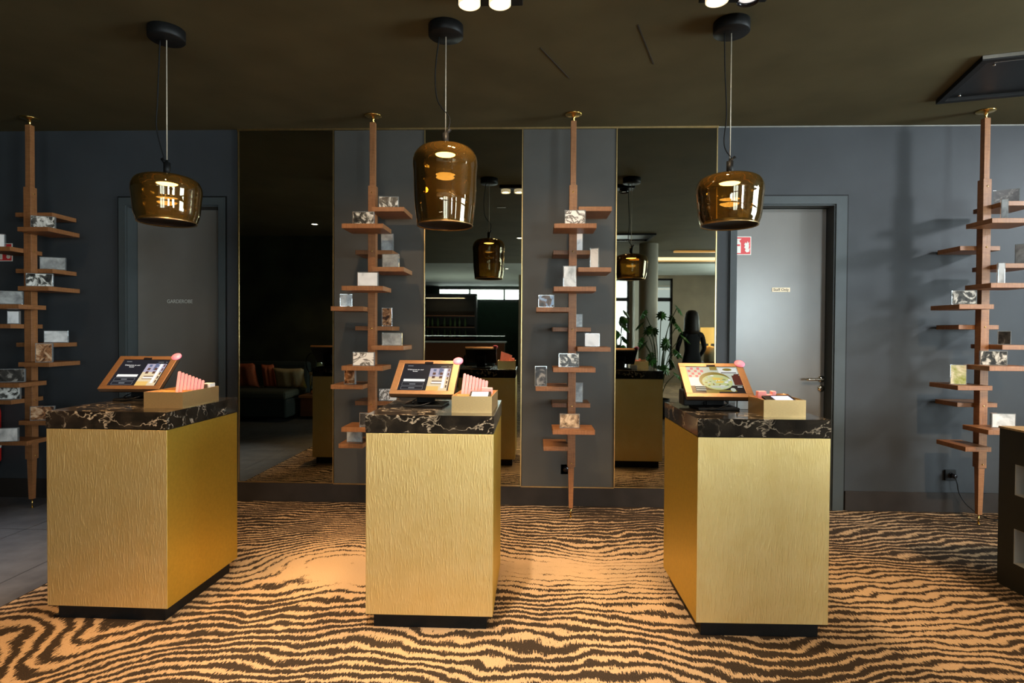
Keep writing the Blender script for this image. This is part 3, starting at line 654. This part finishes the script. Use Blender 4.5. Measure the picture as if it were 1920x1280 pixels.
def screen_mats(kind):
    def em(name, c, s): return mat(name, (.003, .003, .003), .3, emit=c, estr=s, spec=.06)
    if kind == 'menu':
        m = em('screen_facade', (1, .8, .6), 1); n = N(m); X, Y, Z = n.sep(n.coord())
        return [em('screen_dark', (.012, .014, .022), 1.0), em('screen_white', (1, .98, .95), 1.0), em('screen_grey', (.22, .23, .25), 1.0), em('screen_cream', (1, .80, .50), .85), em('screen_lilac', (.60, .55, .70), .8), em('screen_brown', (.16, .07, .05), .8), em('screen_amber', (1, .62, .18), .9), em('screen_slate', (.18, .22, .36), .8)]
    return [em('screen_black', (.010, .008, .010), 1.0), em('screen_white', (.9, .92, .88), .8), em('screen_rose', (.70, .10, .16), .8), em('screen_green_food', (.62, .70, .32), .75), em('screen_olive', (.26, .20, .03), .8), em('screen_yellow', (.85, .62, .12), .8), em('screen_wine', (.10, .02, .015), .9), em('screen_leaf', (.10, .20, .05), .8), em('screen_mint', (.60, .66, .55), .8)]
MENU, FOOD = screen_mats('menu'), screen_mats('food')
def kiosk(x, y, rz, tilt, zoff, label, kind):
    t = thing('check_in_screen', label, 'touch screen', (x, y, TOP), rz); w, h, th = .325, .247, .022
    T = Matrix.Translation((0, 0, zoff)) @ Matrix.Rotation(-tilt, 4, 'X')        # local x right, z up the screen, -y out of the screen
    def add(name, b, m, par=t):
        bmesh.ops.transform(b, matrix=T, verts=b.verts); return obj(name, b, m, par)
    bm = newbm(); bx = .034; bz = .026
    for a, b in (((-w/2, 0, 0), (w/2, th, bz)), ((-w/2, 0, h-bz), (w/2, th, h)), ((-w/2, 0, bz), (-w/2+bx, th, h-bz)), ((w/2-bx, 0, bz), (w/2, th, h-bz))): lo_hi(bm, a, b, bev=.0012)
    f = add('frame', bm, M['bronze'])
    bm = newbm(); lo_hi(bm, (-w/2+.003, th, .003), (w/2-.003, th+.008, h-.003)); add('back_shell', bm, M['black'])
    bm = newbm(); x0, x1, z0, z1 = -w/2+bx, w/2-bx, bz, h-bz; W_, H_ = x1-x0, z1-z0
    lo_hi(bm, (x0, .004, z0), (x1, .012, z1), mi=0); lv = [0]
    def q(u0, v0, u1, v1, mi, sk=0):
        lv[0] += 1; y_ = .0038-.00004*lv[0]
        poly(bm, [(x0+u0*W_+sk*W_, y_, z0+v0*H_), (x0+u1*W_+sk*W_, y_, z0+v0*H_), (x0+u1*W_, y_, z0+v1*H_), (x0+u0*W_, y_, z0+v1*H_)], mi)
    def disc(u, v, ru, rv, mi, n=28, rot=0):
        lv[0] += 1; y_ = .0038-.00004*lv[0]
        poly(bm, [(x0+(u+ru*math.cos(2*PI*k/n+rot))*W_, y_, z0+(v+rv*math.sin(2*PI*k/n+rot))*H_) for k in range(n)], mi)
    if kind == 'menu':
        q(.08, .915, .19, .94, 2); q(.76, .90, .88, .92, 2); q(.92, .90, .96, .92, 2)
        q(.07, .34, .50, .43, 1)
        for v in (.19, .05):
            q(.06, v, .49, v+.11, 2); q(.066, v+.008, .484, v+.102, 0); q(.21, v+.04, .33, v+.07, 2)
        q(.56, .0, .97, .84, 3); q(.56, .52, .97, .84, 4); q(.74, .60, .80, .86, 7); q(.56, .0, .80, .17, 6); q(.56, .17, .97, .50, 3); q(.84, .1, .90, .84, 1)
        for r in range(3):
            for c in (.655, .80): q(c-.03, .46+.13*r, c+.03, .55+.13*r, 5 if r < 2 else 7)
        for r in range(5): q(.925, .12+.15*r, .955, .22+.15*r, 5)
        q(.64, .34, .84, .37, 5); q(.64, .28, .84, .33, 1); q(.63, .25, .84, .27, 5)
    else:
        q(0, .30, 1, 1, 8); q(0, 0, 1, .30, 0)
        for r in range(4):
            for c in range(5):
                if (r+c) % 2 == 0: q(.02+.062*c, .60+.095*r, .075+.062*c, .685+.095*r, 2)
        q(.0, .28, .26, .60, 1); q(.62, .74, .98, .96, 1); disc(.80, .90, .09, .05, 4); q(.66, .76, .96, .79, 0)
        disc(.50, .46, .31, .34, 4); disc(.53, .42, .29, .28, 3)
        rf = random.Random(4)
        for k_ in range(46):
            a_, r_ = rf.random()*2*PI, rf.random()**.5
            disc(.53+.27*r_*math.cos(a_), .42+.25*r_*math.sin(a_), .012+.03*rf.random(), .012+.03*rf.random(), rf.choice((5, 8, 3, 7, 8, 4, 1)), rf.choice((5, 6, 7)), rf.random()*3)
        q(.44, .48, .60, .58, 5, .03); q(.52, .38, .66, .45, 5, -.03); q(.84, .30, 1, .66, 6); q(.90, .62, 1, .72, 6, -.04); q(.46, .86, .60, 1, 4)
        q(.26, .0, .84, .12, 4); q(.50, .0, .84, .06, 0); disc(.78, .13, .05, .07, 8, 9); q(.88, .22, .97, .25, 1); q(.36, .20, .66, .27, 8, .04)
        for v in (.24, .17, .10): q(.08, v, .27, v+.035, 8)
    s = add('screen', bm, MENU if kind == 'menu' else FOOD)
    if kind == 'menu':
        bm = text_bm('Welcome to our\nhotel', .0125, .0002); bmesh.ops.rotate(bm, verts=bm.verts, matrix=Matrix.Rotation(PI/2, 3, 'X'))
        mn = min(v.co.x for v in bm.verts); bmesh.ops.translate(bm, verts=bm.verts, vec=(x0+.09*W_-mn+0, .0030, z0+.75*H_)); add('heading', bm, MENU[1], s)
    bm = newbm(); lo_hi(bm, (-.022, -.002, h-bz), (.022, 0, h-bz+.012)); add('camera_notch', bm, M['black_gloss'])
    bm = newbm(); cyl(bm, (w/2-.012, -.003, h-.004), .026, .006, 32, axis='Y'); add('pink_disc', bm, M['pink_disc'])
    # stand: sloping black body under the screen and a flat foot
    bm = newbm(); box(bm, (0, .12, .006), (.20, .19, .012), bev=.003); box(bm, (0, .125, .075), (.09, .035, .13), rx=-.35, bev=.004); obj('stand', bm, M['black'], t)
    bm = newbm(); tube(bm, curve_pts([(-.02, .16, .05), (-.06, .06, .02), (.02, .03, .006), (.09, .06, .006), (.04, .12, .02)], 8), .003, 8); tube(bm, curve_pts([(.04, .16, .05), (.05, .05, .03), (-.03, .02, .006), (-.10, .05, .006)], 8), .003, 8)
    obj('cable_loop', bm, M['black_metal'], t)
    return t
kiosk(-2.119, 2.968, .035, .84, .067, 'bronze framed touch screen with hotel menu on the left counter', 'menu')
kiosk(-.549, 2.841, -.05, .88, .069, 'bronze framed touch screen with hotel menu on the middle counter', 'menu')
k3 = kiosk(.912, 2.845, -.011, .90, .069, 'bronze framed touch screen showing a food bowl on the right counter', 'food')
bm = newbm(); lo_hi(bm, (-.155, .10, 0.012), (.02, .20, .09), bev=.006); obj('dock_block', bm, M['black'], k3)
# white cable box under the right screen
bm = newbm(); box(bm, (0, 0, .021), (.075, .02, .042), bev=.002); o = obj('card_reader', bm, M['white']); o.location = (1.055, 2.93, TOP); tag(o, 'small white card reader behind the right counter screen', 'card reader')

def tray(x, y, rz, d, label):
    t = thing('gold_tray', label, 'tray', (x, y, TOP), rz, 'brushed gold trays on the counters'); w, h, th = .188, .078, .004
    bm = newbm()
    lo_hi(bm, (0, 0, 0), (w, d, th)); lo_hi(bm, (0, 0, th), (w, th, h)); lo_hi(bm, (0, d-th, th), (w, d, h)); lo_hi(bm, (0, th, th), (th, d-th, h)); lo_hi(bm, (w-th, th, th), (w, d-th, h))
    obj('shell', bm, M['tray'], t)
    bm = newbm(); lo_hi(bm, (th, d*.42, th), (w-th, d*.42+.003, h-.004)); lo_hi(bm, (th, th, h-.02), (w-th, d*.42, h-.016)); obj('divider', bm, M['tray'], t)
    return t
def local(base, rz, p):
    c, s = math.cos(rz), math.sin(rz); return (base[0]+c*p[0]-s*p[1], base[1]+s*p[0]+c*p[1], base[2]+p[2])
TR = [(-1.868, 2.725, .03, .34), (-.376, 2.690, -.03, .30), (1.042, 2.655, .01, .185)]
LB = ['brushed gold tray with pink cards and white cube on the left counter', 'brushed gold tray with pink cards and small white screen on the middle counter', 'brushed gold tray with low pink block and phone on the right counter']
for a, l in zip(TR, LB): tray(*a, l)
# fans of pink cards, tallest at the left
def card_mesh(h, w=.052):
    bm = newbm(); n = 8
    pts = [(-w/2, 0, 0), (w/2, 0, 0), (w/2, 0, h-w/2)]+[(w/2*math.cos(PI*k/n), 0, h-w/2+w/2*math.sin(PI*k/n)) for k in range(1, n)]+[(-w/2, 0, h-w/2)]
    poly(bm, pts, 0, .006)
    return bm
ORD = ['tallest', 'second tallest', 'third tallest', 'fourth tallest', 'fifth tallest', 'third shortest', 'second shortest', 'shortest']
def fan(base, rz, n, p0, p1, h0, h1, label, group):
    for k in range(n):
        f = k/(n-1); o = obj('pink_key_card', card_mesh(h0+(h1-h0)*f, .0135), M['pink'])
        o.location = local((base[0], base[1], TOP), rz, (p0[0]+(p1[0]-p0[0])*f, p0[1]+(p1[1]-p0[1])*f, .0065)); o.rotation_euler = (0, .12, rz+.25)
        tag(o, ORD[k]+' '+label, 'card', group)
fan(TR[0], TR[0][2], 8, (.078, .13), (.165, .20), .165, .115, 'of the round-topped pink cards in the left counter tray', 'pink cards in the left tray')
fan(TR[1], TR[1][2], 8, (.020, .145), (.128, .185), .168, .130, 'of the round-topped pink cards in the middle counter tray', 'pink cards in the middle tray')
b = TR[0]
bm = newbm(); box(bm, (0, 0, .045), (.05, .05, .09), bev=.002); o = obj('brown_box', bm, M['bronze']); o.location = local((b[0], b[1], TOP), b[2], (.140, .245, .0045)); tag(o, 'small brown box standing in the left counter tray', 'box')
bm = newbm(); box(bm, (0, 0, .046), (.042, .05, .092), bev=.002); o = obj('white_box', bm, M['white']); o.location = local((b[0], b[1], TOP), b[2], (.155, .30, .0045)); tag(o, 'small white box behind the brown one in the left counter tray', 'box')
b = TR[1]
t = thing('small_terminal', 'small black terminal with white display in the middle counter tray', 'terminal', local((b[0], b[1], TOP), b[2], (.125, .06, .063)), b[2])
bm = newbm(); box(bm, (0, 0, .008), (.10, .085, .014), rx=.35, bev=.002); obj('case', bm, M['black'], t)
bm = newbm(); box(bm, (0, -.003, .0165), (.078, .055, .002), rx=.35); obj('display', bm, mat('pale_display', (.6, .65, .75), .3, emit=(.8, .86, 1), estr=.7), t)
bm = newbm(); box(bm, (0, 0, .05), (.055, .012, .10), bev=.003); o = obj('pink_block', bm, M['pink']); o.location = local((b[0], b[1], TOP), b[2], (.148, .16, .0045)); tag(o, 'pink upright card holder at the right of the fan in the middle counter tray', 'card holder')
b = TR[2]
bm = newbm(); box(bm, (-.02, 0, .05), (.04, .03, .100), bev=.003); box(bm, (.013, .0, .042), (.03, .03, .085), bev=.003); box(bm, (.036, 0, .05), (.02, .03, .100), bev=.003); o = obj('pink_card_holder', bm, M['pink']); o.location = local((b[0], b[1], TOP), b[2], (.065, .145, .0045)); tag(o, 'pink card holder standing at the back of the right counter tray', 'card holder')
bm = newbm(); lathe(bm, [(0, 0), (.032, 0), (.036, .004), (.036, .082), (.033, .085), (.03, .01), (0, .008)], 32); o = obj('brown_cup', bm, M['bronze']); o.location = local((b[0], b[1], TOP), b[2], (.140, .145, .0045)); tag(o, 'round brown cup in the right counter tray', 'cup')
t = thing('phone', 'dark phone with pale blue screen lying in the right counter tray', 'phone', local((b[0], b[1], TOP), b[2], (.10, .060, .062)), b[2]+.15)
bm = newbm(); box(bm, (0, 0, .009), (.14, .085, .010), rx=.30, bev=.002); obj('case', bm, M['black'], t)
bm = newbm(); box(bm, (.012, 0, .0150), (.085, .06, .0012), rx=.30); obj('display', bm, mat('blue_display', (.4, .5, .8), .3, emit=(.42, .52, 1), estr=.7), t)

# ------------------------------------------------------------------ dark open cabinet at the right edge
t = thing('open_cabinet', 'dark olive open cabinet with pale niches at the right frame edge', 'cabinet', (2.55, 3.26, 0))
Lc, Dc, Hc = 1.30, .75, .853
bm = newbm()
ny0, ny1 = -.104, -(Lc-.104)
for z0, z1 in ((0, .144), (.33, .508), (.671, Hc-.006)): lo_hi(bm, (0, -Lc, z0), (Dc, 0, z1))
for z0, z1 in ((.144, .33), (.508, .671)):
    lo_hi(bm, (0, ny0, z0), (Dc, 0, z1)); lo_hi(bm, (0, -Lc, z0), (Dc, ny1, z1)); lo_hi(bm, (Dc-.05, ny1, z0), (Dc, ny0, z1))
obj('carcass', bm, M['cabinet'], t)
bm = newbm(); lo_hi(bm, (-.004, -Lc-.004, Hc-.006), (Dc, .004, Hc+.004)); obj('wooden_top', bm, M['oak'], t)
for z0, z1 in ((.144, .33), (.508, .671)):
    bm = newbm(); e = .003
    lo_hi(bm, (.002, ny0-e, z0), (Dc-.05, ny0, z1)); lo_hi(bm, (.002, ny1, z0), (Dc-.05, ny1+e, z1)); lo_hi(bm, (Dc-.054, ny1, z0), (Dc-.05, ny0, z1)); lo_hi(bm, (.002, ny1+e, z0), (Dc-.055, ny0-e, z0+e)); lo_hi(bm, (.002, ny1+e, z1-e), (Dc-.055, ny0-e, z1))
    obj('niche_lining', bm, M['grey_lining'], t)

# ------------------------------------------------------------------ lounge corner, seen in the left mirror
def cushion(w, h, d, seed):
    bm = newbm(); bmesh.ops.create_grid(bm, x_segments=14, y_segments=14, size=.5)
    b2 = bm.copy()
    def shape(b, s):
        rnd = random.Random(seed)
        for v in b.verts:
            x, y = v.co.x*2, v.co.y*2; e = max(0, (1-x**4)*(1-y**4)); pin = 1-.10*(x*x*(1-y*y)+y*y*(1-x*x)) if False else 1-.08*((1-x*x)*(y*y)+(1-y*y)*x*x)
            v.co = Vector((x*w/2*pin, s*d/2*e**.5+.006*math.sin(9*x+seed)*e, y*h/2*pin+h/2))
    shape(bm, -1); shape(b2, 1); merge(bm, b2); bmesh.ops.remove_doubles(bm, verts=bm.verts, dist=.0008)
    for f in bm.faces: f.smooth = True
    return bm
t = thing('sofa', 'low dark sofa seen in the left mirror', 'sofa', (-4.9, .12, 0))
bm = newbm(); lo_hi(bm, (-1.2, -.40, .06), (1.25, .45, .34), bev=.03); obj('base', bm, M['dark_fabric'], t)
bm = newbm(); lo_hi(bm, (-1.2, -.38, .34), (1.25, .47, .46), bev=.04); obj('seat_cushion', bm, M['sofa_seat'], t)
bm = newbm(); lo_hi(bm, (-1.2, -.56, .30), (1.25, -.36, .86), bev=.05); obj('backrest', bm, M['dark_fabric'], t)
for (x, y, w, h, rz, m, l) in ((-4.52, .02, .42, .42, .1, 'rust_fabric', 'rust orange cushion at the far left of the mirrored sofa'), (-4.16, .0, .20, .40, -.1, 'rust_fabric', 'second, narrower rust cushion between orange and beige ones on the mirrored sofa'), (-3.80, .04, .50, .34, .05, 'beige_fabric', 'beige oblong cushion on the mirrored sofa')):
    o = obj('cushion', cushion(w, h, .13, x), M[m]); o.location = (x, y-.02, .462); o.rotation_euler = (.35, 0, rz+PI); tag(o, l, 'cushion', 'cushions on the mirrored sofa')
t = thing('low_bench', 'low wooden bench beside the sofa in the left mirror', 'bench', (-3.28, 0, 0))
bm = newbm(); lo_hi(bm, (-.30, -.30, .33), (.60, .30, .37), bev=.004); obj('bench_top', bm, M['walnut'], t)
bm = newbm(); lo_hi(bm, (-.28, -.28, .05), (.58, .27, .33)); obj('bench_body', bm, M['walnut_dark'], t)
t = thing('glass_lantern', 'striped green glass lantern vase with two handles in the left mirror', 'lantern', (-3.36, .02, .3705))
bm = newbm(); lathe(bm, [(0, .002), (.11, .004), (.135, .03), (.145, .16), (.145, .30), (.13, .36), (.07, .43), (.055, .48), (.055, .60), (.075, .63)], 40)
obj('vase_body', bm, M['lantern'], t)
bm = newbm()
for s in (-1, 1): tube(bm, curve_pts([(s*.06, 0, .60), (s*.13, 0, .64), (s*.20, 0, .56), (s*.20, 0, .42), (s*.14, 0, .30)], 6), .009, 8)
obj('handle', bm, M['black_metal'], t)
bm = newbm(); lathe(bm, [(.146, .30), (.149, .31), (.149, .335), (.142, .345)], 40); obj('band', bm, M['beige_fabric'], t)
bm = newbm(); cyl(bm, (0, 0, .03), .035, .10, 20); c_ = obj('candle', bm, M['candle'], t)

# ------------------------------------------------------------------ rear of the room, seen in the middle and right mirrors
bm = newbm(); cyl(bm, (2.05, -1.4, 0), .165, CH, 40); struct('column_1', bm, M['cream'])
bm = newbm(); lo_hi(bm, (2.70, -7.0, 0), (3.25, -6.5, CH)); struct('column_2', bm, M['cream'])
# lit cove in the rear ceiling
for i, (y0, y1) in enumerate(((-2.3, -2.2), (-3.7, -3.6))):
    bm = newbm(); lo_hi(bm, (2.7, y0, CH-.03), (6.4, y1, CH-.001)); struct('trim_%d' % (7+i), bm, M['amber_light'])
area('rear_ceiling_fill', (-2.0, -7.6, 1.25), (PI, 0, 0), 2.4, .3, 45, (.85, .95, .9))  # added upward fill that brightens the rear ceiling, no fitting at the bar
area('cove_glow', (3.5, -3.0, 2.88), (0, 0, 0), 3, .5, 25, WARM)
spot('lounge_glow', (-3.24, .54, 2.92), (-3.7, -.1, .5), 40, WARM, 70, .9)
# bar: counter, back shelves with bottles
t = thing('bar_counter', 'dark bar counter with pale top in the middle mirror', 'bar counter', (-2.2, -7.4, 0))
bm = newbm(); lo_hi(bm, (-2.2, -.3, 0), (1.4, .3, 1.06)); obj('bar_body', bm, M['walnut_dark'], t)
bm = newbm(); lo_hi(bm, (-2.25, -.35, 1.06), (1.45, .35, 1.10), bev=.004); obj('bar_top', bm, M['grey_lining'], t)
t = thing('bar_shelving', 'black bar shelving full of bottles in the middle mirror', 'shelving', (-2.75, -9.0, 0))
bm = newbm(); lo_hi(bm, (-1.0, -.2, 0), (1.0, -.15, 2.55)); lo_hi(bm, (-1, -.15, 0), (-.95, .15, 2.55)); lo_hi(bm, (.95, -.15, 0), (1, .15, 2.55)); lo_hi(bm, (-1, -.15, 2.5), (1, .15, 2.55)); obj('carcass', bm, M['black'], t)
for z in (1.15, 1.50, 1.85):
    bm = newbm(); lo_hi(bm, (-.95, -.15, z), (.95, .14, z+.02)); obj('shelf', bm, M['walnut_dark'], t)
bm = newbm(); lathe(bm, [(0, 0), (.035, 0), (.036, .01), (.036, .17), (.014, .22), (.013, .28), (0, .28)], 16)
b0 = obj('bottle', bm, M['bottle']); tag(b0, 'small glass bottle on the bar shelving seen in the middle mirror', 'bottle', 'bottles on the bar shelving')
b0.location = (-3.46, -8.98, 1.1705); kk = 0
for z in (1.1705, 1.5205):
    for i in range(9):
        if kk: c = b0.copy(); COL.objects.link(c); c.location = (-3.45+i*.17+.03*math.sin(i*5+z), -8.98, z)
        kk += 1
area('bottle_glow', (-2.7, -8.75, 2.4), (0, 0, 0), 1.2, .1, 8, WARM)
# lamp on a console
t = thing('console_table', 'dark console table under the yellow lamp in the right mirror', 'table', (3.41, -1.3, 0))
bm = newbm(); lo_hi(bm, (-.45, -.2, .82), (.45, .2, .86), bev=.004); obj('table_top', bm, M['black'], t)
for x in (-.42, .42):
    for y in (-.17, .17): bm = newbm(); lo_hi(bm, (x-.02, y-.02, 0), (x+.02, y+.02, .82)); obj('leg', bm, M['black_metal'], t)
t = thing('table_lamp', 'table lamp with glowing yellow shade in the right mirror', 'lamp', (3.11, -1.3, .8605))
bm = newbm(); lathe(bm, [(.155, .32), (.157, .32), (.157, .60), (.155, .60)], 40); obj('lamp_shade', bm, M['shade_lit'], t)
bm = newbm(); lathe(bm, [(0, 0), (.10, 0), (.10, .26), (.02, .28), (.012, .45), (0, .45)], 32); obj('lamp_base', bm, M['beige_fabric'], t)
L = bpy.data.lights.new('lamp_glow', 'POINT'); L.energy = 12; L.color = WARM; L.shadow_soft_size = .08; lo = bpy.data.objects.new('lamp_glow', L); COL.objects.link(lo); lo.parent = t; lo.location = (0, 0, .52)
# dark armchairs
def armchair(x, y, rz, label):
    t = thing('armchair', label, 'armchair', (x, y, 0), rz, 'dark armchairs seen in the mirrors')
    bm = newbm(); lo_hi(bm, (-.35, -.35, .16), (.35, .35, .44), bev=.04); obj('seat', bm, M['dark_fabric'], t)
    bm = newbm(); lo_hi(bm, (-.35, -.40, .30), (.35, -.27, .85), bev=.05); obj('backrest', bm, M['dark_fabric'], t)
    for s in (-1, 1):
        bm = newbm(); lo_hi(bm, (s*.36-.05, -.35, .16), (s*.36+.05, .33, .62), bev=.03); obj('armrest', bm, M['dark_fabric'], t)
        for y_ in (-.3, .3): bm = newbm(); cyl(bm, (s*.3, y_, 0), .014, .17, 12); obj('leg', bm, M['black_metal'], t)
armchair(3.3, .1, .4, 'dark armchair right of the person in the right mirror')
armchair(-1.2, -3.6, 0, 'dark armchair in front of the bar in the middle mirror')
# plants
def plant(x, y, name, label, nl, size, spread, h0, h1, slit):
    t = thing(name, label, 'plant', (x, y, 0)); rnd = random.Random(int(x*100))
    bm = newbm(); lathe(bm, [(0, .001), (.13, .001), (.17, .30), (.165, .31), (.15, .28), (0, .27)], 32); obj('pot', bm, M['black'], t)
    bs, bl = newbm(), newbm()
    for k_ in range(nl):
        a = k_*2.4+rnd.random()*.5; hz = h0+(h1-h0)*(k_/nl)+rnd.random()*.1; r = spread*(.5+.5*rnd.random())
        tip = Vector((r*math.cos(a), r*math.sin(a), hz)); tube(bs, curve_pts([(.02*math.cos(a), .02*math.sin(a), .27), (tip.x*.4, tip.y*.4, hz*.75), tip], 6), .007, 6)
        n = 22; pts = []
        for i in range(n+1):
            u = i/n*2*PI; rr = size*(.75+.25*math.cos(u))*(1 if not slit or i % 2 == 0 else .62)
            pts.append((rr*math.sin(u)*.75, size*.55-rr*math.cos(u+PI)*1.0-size*.1))
        M4 = Matrix.Translation(tip) @ Euler((-.7-rnd.random()*.5, rnd.random()*.6-.3, a-PI/2)).to_matrix().to_4x4()
        c = bl.verts.new(M4 @ Vector((0, size*.35, .02))); ring = [bl.verts.new(M4 @ Vector((px, py-size*.3, -.25*abs(px)))) for px, py in pts[:-1]]
        for i in range(n): bl.faces.new((c, ring[i], ring[(i+1) % n]))
    obj('stem', bs, M['stem'], t); o = obj('foliage', bl, M['leaf'], t); sm = o.modifiers.new('thickness', 'SOLIDIFY'); sm.thickness = .0015
plant(2.02, -.30, 'split_leaf_plant', 'tall split-leaf potted plant in the right mirror', 22, .16, .36, .65, 1.75, True)
plant(1.55, -1.5, 'round_leaf_plant', 'round-leaved potted plant at the left of the right mirror', 14, .13, .18, .9, 1.75, False)
# person, dark and slightly bent, standing behind the right counter's reflection
def person():
    t = thing('person', 'person in black clothes standing beside the lamp in the right mirror', 'person', (2.72, -1.0, 0), PI)
    J = {'pelvis': (0, 0, .90, .13, .10), 'waist': (0, 0, 1.05, .12, .09), 'chest': (0, .02, 1.25, .155, .11), 'neck': (0, .03, 1.42, .052, .052), 'head0': (0, .05, 1.50, .062, .07), 'head1': (0, .055, 1.58, .075, .09), 'head2': (0, .05, 1.66, .06, .07)}
    for s, n in ((-1, 'l'), (1, 'r')):
        J['sh'+n] = (s*.17, .02, 1.35, .055, .055); J['el'+n] = (s*.23, .05, 1.10, .042, .042); J['wr'+n] = (s*.19, .20, .95, .027, .027); J['ha'+n] = (s*.17, .27, .92, .03, .018)
        J['hip'+n] = (s*.10, 0, .84, .09, .09); J['kn'+n] = (s*.11, .02, .48, .06, .06); J['an'+n] = (s*.11, -.01, .09, .042, .042); J['to'+n] = (s*.12, .14, .035, .038, .03)
    E = [('pelvis', 'waist'), ('waist', 'chest'), ('chest', 'neck'), ('neck', 'head0'), ('head0', 'head1'), ('head1', 'head2')]
    for n in 'lr': E += [('chest', 'sh'+n), ('sh'+n, 'el'+n), ('el'+n, 'wr'+n), ('wr'+n, 'ha'+n), ('pelvis', 'hip'+n), ('hip'+n, 'kn'+n), ('kn'+n, 'an'+n), ('an'+n, 'to'+n)]
    names = list(J); me = bpy.data.meshes.new('body'); me.from_pydata([J[n][:3] for n in names], [(names.index(a), names.index(b)) for a, b in E], [])
    me.materials.append(M['clothes']); o = bpy.data.objects.new('body', me); COL.objects.link(o); o.parent = t
    sk = o.modifiers.new('skin', 'SKIN'); sk.use_smooth_shade = True
    for i, n in enumerate(names): me.skin_vertices[0].data[i].radius = J[n][3:5]; me.skin_vertices[0].data[i].use_root = (n == 'pelvis')
    o.modifiers.new('smooth', 'SUBSURF').levels = 2; o.modifiers['smooth'].render_levels = 2
    bm = newbm(); lathe(bm, [(0, 1.755), (.06, 1.748), (.10, 1.71), (.122, 1.62), (.128, 1.52), (.135, 1.42), (.12, 1.35), (.05, 1.34)], 20, c=(0, .0, 0)); 
    for v in bm.verts: v.co.y = v.co.y*1.0+.02
    obj('hair', bm, M['hair'], t)
    bm = newbm(); lathe(bm, [(0, -.09), (.04, -.08), (.062, -.03), (.068, .02), (.055, .07), (0, .09)], 20); 
    for v in bm.verts: v.co = Vector((v.co.x, v.co.y*1.0+.085, v.co.z+1.58))
    box(bm, (0, .16, 1.57), (.018, .03, .035), bev=.005); f = obj('face', bm, M['skin'], t)
person()
